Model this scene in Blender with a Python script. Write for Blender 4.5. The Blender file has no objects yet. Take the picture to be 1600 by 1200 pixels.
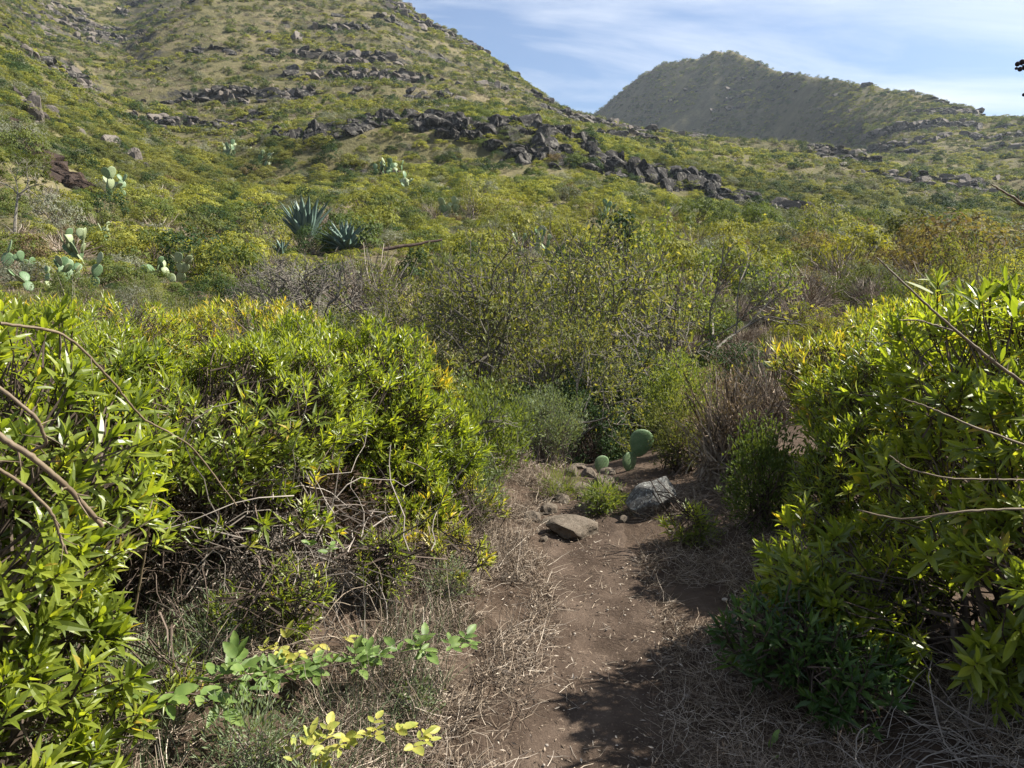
import bpy, math, random
import numpy as np
from mathutils import Matrix, Vector

# ------------------------------------------------------------------ camera, world, sun, exposure
S = bpy.context.scene
COL = S.collection
R = math.radians
PITCH = R(9.6); F = 1186.0; CZ = 1.6
cam = bpy.data.cameras.new('camera'); cam.sensor_width = 36; cam.lens = 36 * F / 1600
cam.clip_start = 0.05; cam.clip_end = 5000
camo = bpy.data.objects.new('camera', cam); COL.objects.link(camo)
camo.location = (0, 0, CZ); camo.rotation_euler = (R(90) - PITCH, 0, 0)
S.camera = camo

SUN_AZ = R(75); SUN_EL = R(46)           # azimuth measured from +Y (view) towards +X (right)
W = bpy.data.worlds.new('World'); S.world = W; W.use_nodes = True
def world():
    nt = W.node_tree; N = nt.nodes; L = nt.links; N.clear()
    out = N.new('ShaderNodeOutputWorld'); bg = N.new('ShaderNodeBackground'); bg.inputs[1].default_value = 0.05
    sky = N.new('ShaderNodeTexSky'); sky.sky_type = 'NISHITA'; sky.sun_disc = False
    sky.sun_elevation = SUN_EL; sky.sun_rotation = SUN_AZ; sky.air_density = 1.0; sky.dust_density = 0.6; sky.ozone_density = 2.5
    tc = N.new('ShaderNodeTexCoord'); sep = N.new('ShaderNodeSeparateXYZ'); L.new(tc.outputs['Generated'], sep.inputs[0])
    add = N.new('ShaderNodeMath'); add.operation = 'ADD'; add.inputs[1].default_value = 0.18; L.new(sep.outputs[2], add.inputs[0])
    mx = N.new('ShaderNodeMath'); mx.operation = 'MAXIMUM'; mx.inputs[1].default_value = 0.05; L.new(add.outputs[0], mx.inputs[0])
    dx = N.new('ShaderNodeMath'); dx.operation = 'DIVIDE'; L.new(sep.outputs[0], dx.inputs[0]); L.new(mx.outputs[0], dx.inputs[1])
    dy = N.new('ShaderNodeMath'); dy.operation = 'DIVIDE'; L.new(sep.outputs[1], dy.inputs[0]); L.new(mx.outputs[0], dy.inputs[1])
    cb = N.new('ShaderNodeCombineXYZ'); L.new(dx.outputs[0], cb.inputs[0]); L.new(dy.outputs[0], cb.inputs[1])
    mp = N.new('ShaderNodeMapping'); mp.inputs['Rotation'].default_value = (0, 0, R(-28)); mp.inputs['Scale'].default_value = (0.6, 1.7, 1)
    mp.inputs['Location'].default_value = (1.3, 0.35, 0)
    L.new(cb.outputs[0], mp.inputs[0])
    n1 = N.new('ShaderNodeTexNoise'); n1.inputs['Scale'].default_value = 0.9; n1.inputs['Detail'].default_value = 9; n1.inputs['Roughness'].default_value = 0.58; n1.inputs['Distortion'].default_value = 0.7
    L.new(mp.outputs[0], n1.inputs['Vector'])
    cr = N.new('ShaderNodeValToRGB'); cr.color_ramp.elements[0].position = 0.40; cr.color_ramp.elements[1].position = 0.65
    L.new(n1.outputs[0], cr.inputs[0])
    m2 = N.new('ShaderNodeMath'); m2.operation = 'MULTIPLY_ADD'; m2.inputs[1].default_value = 0.85; m2.inputs[2].default_value = 0.04; L.new(cr.outputs[0], m2.inputs[0])
    mix = N.new('ShaderNodeMixRGB'); mix.inputs[2].default_value = (6.9, 7.3, 8.1, 1)
    tint = N.new('ShaderNodeMixRGB'); tint.blend_type = 'MULTIPLY'; tint.inputs[0].default_value = 1; tint.inputs[2].default_value = (.70, .79, .93, 1); L.new(sky.outputs[0], tint.inputs[1])
    L.new(m2.outputs[0], mix.inputs[0]); L.new(tint.outputs[0], mix.inputs[1])
    L.new(mix.outputs[0], bg.inputs[0]); L.new(bg.outputs[0], out.inputs[0])
world()
sl = bpy.data.lights.new('sun', 'SUN'); sl.energy = 5.0; sl.angle = R(0.53); sl.color = (1.0, 0.94, 0.84)
so = bpy.data.objects.new('sun', sl); COL.objects.link(so)
sdir = Vector((math.sin(SUN_AZ) * math.cos(SUN_EL), math.cos(SUN_AZ) * math.cos(SUN_EL), math.sin(SUN_EL)))
so.rotation_euler = sdir.to_track_quat('Z', 'Y').to_euler(); so.location = (20, 8, 30)
S.view_settings.view_transform = 'Standard'; S.view_settings.look = 'None'
S.view_settings.exposure = 1.5; S.view_settings.gamma = 1.0; S.view_settings.use_curve_mapping = False
S.render.engine = 'CYCLES'
S.cycles.max_bounces = 6; S.cycles.diffuse_bounces = 3; S.cycles.glossy_bounces = 1; S.cycles.transmission_bounces = 3
S.cycles.volume_bounces = 0; S.cycles.use_denoising = True; S.cycles.caustics_reflective = False; S.cycles.caustics_refractive = False

# ------------------------------------------------------------------ pixel helpers (photo is 1600 x 1200)
cp, sp = math.cos(PITCH), math.sin(PITCH)
def ray(px, py):
    u = (px - 800) / F; v = (600 - py) / F
    return u, cp + v * sp, v * cp - sp
def at(px, py, Y):
    u, b, c = ray(px, py)
    return Vector((u / b * Y, Y, CZ + c / b * Y))
def pix(x, y, z):
    zz = z - CZ
    d = y * cp - zz * sp; up = y * sp + zz * cp
    d = np.maximum(d, 1e-3)
    return 800 + F * x / d, 600 - F * up / d

rng = np.random.default_rng(7)
def U(a, b, n=None): return rng.uniform(a, b, n)

# ------------------------------------------------------------------ numpy noise
_P = np.random.default_rng(3).random((64, 64, 64)).astype(np.float32)
def vnoise(x, y, z=0.0):
    x = np.asarray(x, dtype=float); y = np.asarray(y, dtype=float); z = np.asarray(z, dtype=float) + np.zeros_like(x)
    xi = np.floor(x).astype(int); yi = np.floor(y).astype(int); zi = np.floor(z).astype(int)
    fx = x - xi; fy = y - yi; fz = z - zi
    fx = fx * fx * (3 - 2 * fx); fy = fy * fy * (3 - 2 * fy); fz = fz * fz * (3 - 2 * fz)
    def g(a, b, c): return _P[(xi + a) & 63, (yi + b) & 63, (zi + c) & 63]
    def lp(a, b, t): return a + (b - a) * t
    r = lp(lp(lp(g(0,0,0), g(1,0,0), fx), lp(g(0,1,0), g(1,1,0), fx), fy),
           lp(lp(g(0,0,1), g(1,0,1), fx), lp(g(0,1,1), g(1,1,1), fx), fy), fz)
    return r * 2 - 1
def fbm(x, y, z=0.0, o=4):
    s = 0; a = 1; t = 0
    for k in range(o):
        s = s + a * vnoise(np.asarray(x) * 2 ** k + 17 * k, np.asarray(y) * 2 ** k + 5 * k, np.asarray(z) * 2 ** k + 3 * k); t += a; a *= .5
    return s / t
def ss(a, b, x):
    t = np.clip((x - a) / (b - a), 0, 1); return t * t * (3 - 2 * t)

# ------------------------------------------------------------------ terrain height
CPX = [-500, 0, 100, 200, 270, 340, 450, 600, 660, 720, 780, 840, 880, 920, 1000, 1120, 1250, 1400, 1600, 2100]
RR = [9, 12, 16, 22, 30, 42, 60, 79, 86, 120]
TABX = [0, 150, 250, 350, 450, 600, 750, 850, 920, 1000, 1120, 1250, 1400, 1600]
TAB = [[610,600,600,600,615,655,690,725,725,705,675,645,620,600],
       [520,520,525,535,545,575,600,610,610,600,575,560,550,540],
       [465,465,475,480,490,505,520,530,530,520,505,490,485,480],
       [420,430,438,440,440,445,455,460,460,452,445,445,435,430],
       [360,395,400,400,400,390,400,405,405,405,403,403,405,400],
       [300,335,350,358,360,350,352,355,360,365,368,376,385,390],
       [195,275,305,318,318,305,300,303,308,318,338,352,365,372],
       [130,215,265,288,278,262,258,258,272,296,322,338,350,358],
       [122,205,258,275,240,205,200,215,240,268,298,325,343,350],
       [70,155,215,212,190,172,172,190,210,228,250,276,292,312]]
RIDGE = {  # px: (r, py) anchors past 120 m
 -500: [(200, -60), (450, -260), (700, -300)],
 0: [(170, 40), (260, -30), (450, -140), (700, -200)],
 100: [(180, 85), (240, 60), (300, 40), (450, -60), (700, -120)],
 200: [(180, 125), (235, 78), (262, 100), (330, 60), (450, -20), (700, -80)],
 270: [(180, 110), (235, 36), (262, 62), (330, 30), (450, -40), (700, -100)],
 340: [(180, 95), (250, -8), (290, 12), (450, -60), (700, -100)],
 450: [(200, 60), (320, -90), (450, -60)],
 600: [(200, 62), (320, -24), (450, 30)],
 660: [(200, 85), (310, 26), (450, 90)],
 720: [(200, 105), (295, 62), (430, 130)],
 780: [(195, 128), (275, 104), (420, 170)],
 840: [(190, 152), (245, 143), (400, 210)],
 880: [(185, 170), (215, 166), (380, 225)],
 920: [(170, 186), (200, 181), (350, 235)],
 1000: [(165, 205), (195, 201), (300, 235)],
 1120: [(160, 220), (195, 215), (300, 250)],
 1250: [(160, 237), (195, 232), (300, 262)],
 1400: [(160, 262), (200, 250), (300, 258)],
 1600: [(160, 288), (200, 268), (300, 250)],
 2100: [(160, 288), (200, 268), (300, 250)]}
MS = [(860, 215), (920, 178), (945, 160), (1000, 112), (1030, 96), (1060, 89), (1090, 84), (1108, 76), (1130, 78), (1150, 86), (1180, 97), (1205, 108), (1260, 117), (1300, 124),
      (1350, 131), (1430, 148), (1500, 163), (1530, 178), (1600, 186), (1750, 200), (2100, 260)]
MR = [(860, 670), (1000, 625), (1120, 580), (1250, 470), (1350, 400), (1450, 350), (1600, 310), (2100, 280)]
MSL = [(860, .8), (1220, .75), (1300, .5), (1400, .34), (1600, .26), (2100, .25)]
def tan_el(px, py):
    u, b, c = ray(px, py); return c / math.hypot(u, b)
def az_of(px): u, b, c = ray(px, 300); return math.atan2(u, b)
def pchip(x, y, q):
    x = np.array(x, float); y = np.array(y, float); h = np.diff(x); d = np.diff(y) / h
    m = np.zeros_like(x); m[0] = d[0]; m[-1] = d[-1]
    for i in range(1, len(x) - 1):
        if d[i-1] * d[i] > 0:
            w1 = 2 * h[i] + h[i-1]; w2 = h[i] + 2 * h[i-1]; m[i] = (w1 + w2) / (w1 / d[i-1] + w2 / d[i])
    i = np.clip(np.searchsorted(x, q) - 1, 0, len(h) - 1); t = (q - x[i]) / h[i]
    r = (1+2*t)*(1-t)**2*y[i] + t*(1-t)**2*h[i]*m[i] + t*t*(3-2*t)*y[i+1] + t*t*(t-1)*h[i]*m[i+1]
    return np.where(q > x[-1], y[-1] + np.minimum(m[-1], .1) * (q - x[-1]) * 0.3, np.where(q < x[0], y[0], r))
GR = np.exp(np.linspace(math.log(8.0), math.log(1500), 900))
GA = np.linspace(R(-52), R(52), 521)
def build_grid():
    cols = []
    for px in CPX:
        pts = []
        for r, row in zip(RR, TAB):
            py = np.interp(px, TABX, row); pts.append((r, CZ + r * tan_el(px, py)))
        for r, py in RIDGE[px]: pts.append((r, CZ + r * tan_el(px, py)))
        a = np.array(pts); cols.append(pchip(a[:, 0], a[:, 1], GR))
    cols = np.array(cols); az = np.array([az_of(p) for p in CPX])
    g = np.empty((len(GA), len(GR)))
    for j in range(len(GR)): g[:, j] = pchip(az, cols[:, j], np.clip(GA, az[0], az[-1]))
    pxs = np.linspace(860, 2100, 249)
    ms = np.interp(pxs, *zip(*MS)); mr = np.interp(pxs, *zip(*MR)); msl = np.interp(pxs, *zip(*MSL))
    ma = np.array([az_of(p) for p in pxs]); mt = np.array([tan_el(p, q) for p, q in zip(pxs, ms)])
    E = np.interp(GA, ma, mt, left=-1); Q = np.interp(GA, ma, mr); SL = np.interp(GA, ma, msl)
    zr = CZ + Q * E
    d = GR[None, :] - Q[:, None]
    m = zr[:, None] + np.where(d < 0, d * SL[:, None], -d * 0.45)
    m = np.where(E[:, None] > 0, m, -100)
    k = 2.5
    return np.where(np.abs(g - m) < 30, k * np.logaddexp(g / k, m / k), np.maximum(g, m))
GZ = build_grid()
def grid(az, r):
    a = (np.clip(az, GA[0], GA[-1]) - GA[0]) / (GA[1] - GA[0])
    b = (np.log(np.clip(r, GR[0], GR[-1])) - math.log(GR[0])) / (math.log(GR[-1] / GR[0]) / (len(GR) - 1))
    i = np.clip(a.astype(int), 0, len(GA) - 2); j = np.clip(b.astype(int), 0, len(GR) - 2)
    s = a - i; t = b - j
    return GZ[i, j] * (1-s) * (1-t) + GZ[i+1, j] * s * (1-t) + GZ[i, j+1] * (1-s) * t + GZ[i+1, j+1] * s * t
PP = [(900, 1600), (915, 1200), (940, 1060), (955, 950), (930, 880), (915, 835), (895, 790), (925, 755)]
_pp = []
for px, py in PP:
    u, b, c = ray(px, py); Y = -CZ / c * b; _pp.append((Y, u / b * Y))
_pp = [(-3, .1)] + _pp + [(12, .7)]
PY, PX = np.array([p[0] for p in _pp]), np.array([p[1] for p in _pp])
def path_x(y): return np.interp(y, PY, PX)
def terr(far, x, y, r):
    zz = far + 4 * fbm(x / 80, y / 80, 9, 2); ph = (zz / 7.5) % 1.0
    return ph, ss(105, 150, r) * (1 - .6 * ss(310, 420, r)) * (.3 + .7 * ss(-.2, .3, fbm(x / 34, y / 34, 12, 2)))
def terrace(x, y): return terr(height(x, y, True), x, y, np.hypot(x, y))
def height(x, y, only_far=False):
    x = np.asarray(x, float); y = np.asarray(y, float)
    r = np.hypot(x, y); az = np.arctan2(x, y)
    d = x - path_x(y)
    near = 0.22 * ss(.35, 1.3, -d) + 0.14 * ss(.4, 1.4, d) + 0.05 * np.minimum(np.abs(d) / .4, 1) ** 2 - .04
    near = near + 0.03 * fbm(x * 1.3, y * 1.3, 1) + .012 * fbm(x * 6, y * 6, 2, 2)
    w = ss(5.2, 9.5, r)
    far = grid(az, r)
    side = ss(R(50), R(100), np.abs(az))
    back = np.where(np.abs(az) > R(90), -0.08 * r, 0.02 * r)
    gen = back * .5 + .12 * np.abs(x)
    far = far * (1 - side) + gen * side
    far = far + .10 * fbm(x / 2.2, y / 2.2, 4, 3) * ss(7, 14, r) + .5 * fbm(x / 9, y / 9, 5, 3) * ss(22, 50, r) \
        + 1.6 * fbm(x / 34, y / 34, 6, 4) * ss(95, 170, r)
    if only_far: return far
    ph, amp = terr(far, x, y, r)
    step = np.where(ph < .8, ph / .8 * .35, .35 + (ph - .8) / .2 * .65) - ph
    far = far + step * 3.6 * amp
    gl = np.abs(vnoise(x / 14 + 3 * fbm(x / 30, y / 30, 2, 2), y / 45, 3))
    far = far + 3.0 * (np.minimum(gl, .3) - .3) * ss(330, 400, r)
    return near * (1 - w) + far * w
def h1(x, y): return float(height(np.array([x]), np.array([y]))[0])
def ground_px(px, py, rmin=3.0, rmax=900):
    u, b, c = ray(px, py); Y = np.exp(np.linspace(math.log(rmin), math.log(rmax), 3000))
    z = CZ + c / b * Y; hz = height(u / b * Y, Y)
    k = np.argmax(z < hz)
    if not (z < hz).any(): k = -1
    return Vector((u / b * Y[k], Y[k], hz[k]))

# ------------------------------------------------------------------ mesh building
def make_mesh(name, verts, faces, mats=(), v=None, smooth=False, midx=None):
    """faces: list of int arrays (n,k)"""
    me = bpy.data.meshes.new(name)
    verts = np.asarray(verts, np.float32)
    faces = [np.asarray(f, np.int32) for f in faces if len(f)]
    me.vertices.add(len(verts)); me.vertices.foreach_set('co', verts.ravel())
    loops = np.concatenate([f.ravel() for f in faces])
    tot = np.concatenate([np.full(len(f), f.shape[1], np.int32) for f in faces])
    start = np.concatenate([[0], np.cumsum(tot)[:-1]]).astype(np.int32)
    me.loops.add(len(loops)); me.loops.foreach_set('vertex_index', loops)
    me.polygons.add(len(tot)); me.polygons.foreach_set('loop_start', start); me.polygons.foreach_set('loop_total', tot)
    if midx is not None: me.polygons.foreach_set('material_index', np.concatenate([np.full(len(f), m, np.int32) for f, m in zip(faces, midx)]))
    me.polygons.foreach_set('use_smooth', np.full(len(tot), smooth, bool))
    if v is not None:
        a = me.attributes.new('v', 'FLOAT', 'POINT'); a.data.foreach_set('value', np.asarray(v, np.float32))
    me.update(calc_edges=True)
    for m in mats: me.materials.append(m)
    return me
class Geo:
    def __init__(s): s.v = []; s.f = []; s.m = []; s.a = []; s.n = 0
    def add(s, verts, faces, a=None, m=0):
        if len(verts) == 0: return
        for f in faces: s.f.append(np.asarray(f) + s.n); s.m.append(m)
        s.v.append(verts); s.a.append(np.full(len(verts), .5) if a is None else a); s.n += len(verts)
    def mesh(s, name, mats, smooth=False):
        return make_mesh(name, np.concatenate(s.v), s.f, mats, np.concatenate(s.a), smooth, s.m)
def nrm(a): return a / np.maximum(np.linalg.norm(a, axis=-1, keepdims=True), 1e-9)
def ortho(a):
    ref = np.where(np.abs(a[..., 2:3]) > .9, np.array([1., 0, 0]), np.array([0, 0, 1.]))
    u = nrm(np.cross(ref, a)); return u, np.cross(a, u)
def randdir(n): return nrm(rng.normal(size=(n, 3)))
def leaves(base, d, nn, L, Wd, bend, detail=1, fold=.18, v=None, twist=None):
    """leaf blades: detail 0 = 2 tris, 1 = 4 tris, 2 = pointed blade with folded midrib"""
    N = len(base); d = nrm(d); s = nrm(np.cross(d, nn)); nn = np.cross(s, d)
    L = np.broadcast_to(L, N).astype(float); Wd = np.broadcast_to(Wd, N).astype(float); bend = np.broadcast_to(bend, N).astype(float)
    def P(t): return base + d * (L * t)[:, None] - nn * (bend * L * t * t)[:, None]
    k = np.arange(N)
    if v is None: v = rng.random(N)
    if detail == 0:
        m = P(.5); V = np.stack([base, m + s * (Wd / 2)[:, None], P(1.), m - s * (Wd / 2)[:, None]], 1)
        return V.reshape(-1, 3), [np.stack([k*4, k*4+1, k*4+2, k*4+3], 1)], np.repeat(v, 4)
    if detail == 1:
        m = P(.5); dn = nn * (Wd * fold)[:, None]
        V = np.stack([base, m + s * (Wd / 2)[:, None] + dn, m, m - s * (Wd / 2)[:, None] + dn, P(1.)], 1)
        o = k * 5
        return V.reshape(-1, 3), [np.stack([o, o+1, o+2], 1), np.stack([o, o+2, o+3], 1), np.stack([o+1, o+4, o+2], 1), np.stack([o+2, o+4, o+3], 1)], np.repeat(v, 5)
    ts = [(0, .18), (.28, .8), (.55, 1.), (.8, .62)]; rows = []
    for t, w in ts:
        c = P(t); dn = nn * (Wd * w * fold)[:, None]; e = s * (Wd * w / 2)[:, None]
        rows += [c + e + dn, c, c - e + dn]
    V = np.stack(rows + [P(1.)], 1); o = k * 13; fs = []
    for i in range(3):
        a = o + i * 3
        fs += [np.stack([a, a+3, a+4, a+1], 1), np.stack([a+1, a+4, a+5, a+2], 1)]
    fs = [np.concatenate(fs)] + [np.concatenate([np.stack([o+9, o+12, o+10], 1), np.stack([o+10, o+12, o+11], 1)])]
    return V.reshape(-1, 3), fs, np.repeat(v, 13)
def tubes(P, rad, k=4, v=None):
    """P (N,M,3) polylines, rad (N,M)"""
    P = np.asarray(P, float); N, M, _ = P.shape; rad = np.broadcast_to(rad, (N, M))
    T = np.empty_like(P); T[:, 1:-1] = P[:, 2:] - P[:, :-2]; T[:, 0] = P[:, 1] - P[:, 0]; T[:, -1] = P[:, -1] - P[:, -2]; T = nrm(T)
    ref = ortho(nrm(P[:, -1] - P[:, 0] + 1e-6))[0][:, None, :]
    u = nrm(np.cross(np.cross(T, ref), T) * -1 + 1e-9); w = np.cross(T, u)
    a = np.arange(k) * 2 * math.pi / k
    V = P[:, :, None] + rad[:, :, None, None] * (u[:, :, None] * np.cos(a)[None, None, :, None] + w[:, :, None] * np.sin(a)[None, None, :, None])
    idx = np.arange(N * M * k).reshape(N, M, k)
    A = idx[:, :-1]; B = idx[:, 1:]
    q = np.stack([A, np.roll(A, -1, 2), np.roll(B, -1, 2), B], -1).reshape(-1, 4)
    if v is None: v = rng.random(N)
    return V.reshape(-1, 3), [q], np.repeat(v, M * k)
def curl(start, d, L, M=5, wob=.25, grav=0.0):
    """random curved polylines"""
    N = len(start); d = nrm(np.asarray(d, float)); P = np.empty((N, M, 3)); P[:, 0] = start; st = np.broadcast_to(L, N) / (M - 1)
    for i in range(1, M):
        d = nrm(d + rng.normal(size=(N, 3)) * wob + np.array([0, 0, -grav]))
        P[:, i] = P[:, i-1] + d * st[:, None]
    return P, d
def skeleton(base, n0, levels, spread=.5, up=.5):
    """levels: list of (length, children, radius, wobble). returns geo list and tips"""
    d = nrm(np.concatenate([rng.normal(size=(n0, 2)) * spread, np.full((n0, 1), 1.)], 1))
    s = np.repeat(np.array([base], float), n0, 0) + np.concatenate([rng.normal(size=(n0, 2)) * .04, np.zeros((n0, 1))], 1)
    out = []; par = None
    for li, (ln, ch, rd, wb) in enumerate(levels):
        P, dd = curl(s, d, ln * U(.7, 1.25, len(s)), 4, wb)
        nr = levels[li+1][2] if li + 1 < len(levels) else rd * .5
        out.append((P, np.linspace(rd, max(nr, rd * .5), 4)[None, :] * np.ones((len(P), 1))))
        tips = P[:, -1]; td = dd
        if ch:
            s = np.repeat(tips, ch, 0)
            al = U(.55, 1., len(s))[:, None]; prev = np.repeat(P[:, -2], ch, 0)
            s = prev + (s - prev) * al
            d = nrm(np.repeat(dd, ch, 0) + rng.normal(size=(len(s), 3)) * .55 + np.array([0, 0, .12 * up]))
    return out, tips, td

# ------------------------------------------------------------------ materials
def node_mat(name):
    m = bpy.data.materials.new(name); m.use_nodes = True; nt = m.node_tree; nt.nodes.clear()
    return m, nt, nt.nodes, nt.links
def ramp(N, stops):
    r = N.new('ShaderNodeValToRGB'); e = r.color_ramp.elements
    while len(e) < len(stops): e.new(.5)
    for x, (p, c) in zip(e, stops): x.position = p; x.color = (*c, 1)
    return r
def leaf_mat(name, cols, trans=.4, rough=.45, tcol=1.25, patch=None, patch_scale=.06, objvar=.5, gloss=.35):
    m, nt, N, L = node_mat(name)
    at_ = N.new('ShaderNodeAttribute'); at_.attribute_name = 'v'
    oi = N.new('ShaderNodeObjectInfo')
    ma = N.new('ShaderNodeMath'); ma.operation = 'MULTIPLY_ADD'; ma.inputs[1].default_value = objvar; ma.inputs[2].default_value = -objvar / 2
    L.new(oi.outputs['Random'], ma.inputs[0])
    ad = N.new('ShaderNodeMath'); ad.operation = 'ADD'; L.new(ma.outputs[0], ad.inputs[0]); L.new(at_.outputs['Fac'], ad.inputs[1])
    rp = ramp(N, cols); L.new(ad.outputs[0], rp.inputs[0]); col = rp.outputs[0]
    if patch:
        g = N.new('ShaderNodeNewGeometry'); nz = N.new('ShaderNodeTexNoise'); nz.inputs['Scale'].default_value = patch_scale; nz.inputs['Detail'].default_value = 4
        L.new(g.outputs['Position'], nz.inputs['Vector'])
        pr = ramp(N, [(.44, (0, 0, 0)), (.62, (1, 1, 1))]); L.new(nz.outputs[0], pr.inputs[0])
        mm = N.new('ShaderNodeMath'); mm.operation = 'MULTIPLY'; mm.inputs[1].default_value = .65; L.new(pr.outputs[0], mm.inputs[0])
        mx = N.new('ShaderNodeMixRGB'); mx.inputs[2].default_value = (*patch, 1); L.new(mm.outputs[0], mx.inputs[0]); L.new(col, mx.inputs[1]); col = mx.outputs[0]
    p = N.new('ShaderNodeBsdfPrincipled'); p.inputs['Roughness'].default_value = rough; p.inputs['Specular IOR Level'].default_value = gloss
    L.new(col, p.inputs['Base Color'])
    t = N.new('ShaderNodeBsdfTranslucent'); tm = N.new('ShaderNodeMixRGB'); tm.blend_type = 'MULTIPLY'; tm.inputs[0].default_value = 1
    tm.inputs[2].default_value = (1.35 * tcol, 1.28 * tcol, .45 * tcol, 1); L.new(col, tm.inputs[1]); L.new(tm.outputs[0], t.inputs[0])
    mix = N.new('ShaderNodeMixShader'); mix.inputs[0].default_value = trans; L.new(p.outputs[0], mix.inputs[1]); L.new(t.outputs[0], mix.inputs[2])
    o = N.new('ShaderNodeOutputMaterial'); L.new(mix.outputs[0], o.inputs[0])
    return m
def rough_mat(name, stops, scale=8, detail=6, bump=.3, rough=.9, attr=False, bscale=None, dist=.02, spec=.2, spots=None, spot_scale=20, objvar=0):
    m, nt, N, L = node_mat(name)
    g = N.new('ShaderNodeTexCoord'); nz = N.new('ShaderNodeTexNoise'); nz.inputs['Scale'].default_value = scale; nz.inputs['Detail'].default_value = detail; nz.inputs['Roughness'].default_value = .62
    L.new(g.outputs['Object'], nz.inputs['Vector'])
    rp = ramp(N, stops); fac = nz.outputs[0]
    if attr:
        a = N.new('ShaderNodeAttribute'); a.attribute_name = 'v'; fac = a.outputs['Fac']
    if objvar:
        oi = N.new('ShaderNodeObjectInfo'); ma = N.new('ShaderNodeMath'); ma.operation = 'MULTIPLY_ADD'; ma.inputs[1].default_value = objvar; ma.inputs[2].default_value = -objvar / 2
        L.new(oi.outputs['Random'], ma.inputs[0]); ad = N.new('ShaderNodeMath'); ad.operation = 'ADD'; L.new(ma.outputs[0], ad.inputs[0]); L.new(fac, ad.inputs[1]); fac = ad.outputs[0]
    L.new(fac, rp.inputs[0]); col = rp.outputs[0]
    if spots:
        n2 = N.new('ShaderNodeTexNoise'); n2.inputs['Scale'].default_value = spot_scale; n2.inputs['Detail'].default_value = 5; n2.inputs['Roughness'].default_value = .7
        L.new(g.outputs['Object'], n2.inputs['Vector']); r2 = ramp(N, [(.52, (0, 0, 0)), (.6, (1, 1, 1))]); L.new(n2.outputs[0], r2.inputs[0])
        mx = N.new('ShaderNodeMixRGB'); mx.inputs[2].default_value = (*spots, 1); L.new(r2.outputs[0], mx.inputs[0]); L.new(col, mx.inputs[1]); col = mx.outputs[0]
    p = N.new('ShaderNodeBsdfPrincipled'); p.inputs['Roughness'].default_value = rough; p.inputs['Specular IOR Level'].default_value = spec
    L.new(col, p.inputs['Base Color'])
    if bump:
        b = N.new('ShaderNodeBump'); b.inputs['Strength'].default_value = bump; b.inputs['Distance'].default_value = dist
        n3 = N.new('ShaderNodeTexNoise'); n3.inputs['Scale'].default_value = bscale or scale * 3; n3.inputs['Detail'].default_value = 8; n3.inputs['Roughness'].default_value = .7
        L.new(g.outputs['Object'], n3.inputs['Vector']); L.new(n3.outputs[0], b.inputs['Height']); L.new(b.outputs[0], p.inputs['Normal'])
    o = N.new('ShaderNodeOutputMaterial'); L.new(p.outputs[0], o.inputs[0])
    return m

M = {}
# near leaves: fresh yellow green
M['leaf'] = leaf_mat('glossy_green_leaf', [(0, (.07, .105, .016)), (.4, (.155, .20, .026)), (.85, (.25, .295, .04)), (.95, (.31, .33, .05)), (1, (.40, .30, .05))], .5, .38, 1.4, objvar=.15, gloss=.6)
M['leaf_yellow'] = leaf_mat('yellowing_leaf', [(0, (.09, .13, .02)), (.45, (.22, .25, .035)), (.8, (.38, .36, .06)), (1, (.48, .32, .05))], .42, .42, 1.2, objvar=.1, gloss=.45)
M['leaf_dark'] = leaf_mat('dark_green_leaf', [(0, (.022, .05, .012)), (.5, (.04, .085, .018)), (1, (.085, .14, .03))], .35, .45, 1.2, objvar=.2)
M['leaf_bramble'] = leaf_mat('bramble_leaf', [(0, (.07, .12, .03)), (.5, (.12, .19, .045)), (1, (.20, .27, .07))], .35, .5, 1.1, objvar=.3)
M['leaf_bramble_yellow'] = leaf_mat('yellow_bramble_leaf', [(0, (.22, .27, .05)), (.6, (.34, .34, .07)), (1, (.45, .36, .08))], .35, .5, 1.1, objvar=.3)
M['feather'] = leaf_mat('feathery_leaf', [(0, (.07, .10, .025)), (.5, (.14, .18, .045)), (1, (.22, .25, .07))], .4, .6, 1.2)
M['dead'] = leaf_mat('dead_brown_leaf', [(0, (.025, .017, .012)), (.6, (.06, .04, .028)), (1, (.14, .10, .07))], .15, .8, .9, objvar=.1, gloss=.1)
M['grey_leaf'] = leaf_mat('silvery_leaf', [(0, (.10, .14, .065)), (.5, (.16, .205, .11)), (1, (.24, .28, .17))], .3, .8, 1.0, gloss=.1)
# mid / far scrub
BR = (.17, .135, .075)
M['s_yellow'] = leaf_mat('yellow_green_scrub', [(0, (.06, .078, .022)), (.35, (.13, .15, .034)), (.7, (.225, .24, .048)), (1, (.33, .32, .06))], .36, .7, 1.1, patch=(.12, .12, .035), patch_scale=.035, objvar=.45, gloss=.15)
M['s_green'] = leaf_mat('green_scrub', [(0, (.045, .07, .018)), (.5, (.085, .12, .03)), (1, (.15, .18, .045))], .33, .7, 1.1, patch=(.09, .09, .035), patch_scale=.04, objvar=.5, gloss=.15)
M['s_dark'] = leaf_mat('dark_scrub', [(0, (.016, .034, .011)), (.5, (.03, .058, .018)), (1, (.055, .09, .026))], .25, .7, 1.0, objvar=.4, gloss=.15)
M['s_dry'] = leaf_mat('dry_brown_scrub', [(0, (.12, .09, .065)), (.5, (.235, .175, .13)), (1, (.36, .285, .215))], .15, .9, .9, patch=(.13, .12, .06), patch_scale=.05, objvar=.4, gloss=.05)
M['s_grey'] = leaf_mat('grey_green_scrub', [(0, (.09, .10, .07)), (.5, (.16, .17, .12)), (1, (.25, .26, .19))], .25, .8, 1.0, objvar=.4, gloss=.08)
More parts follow.
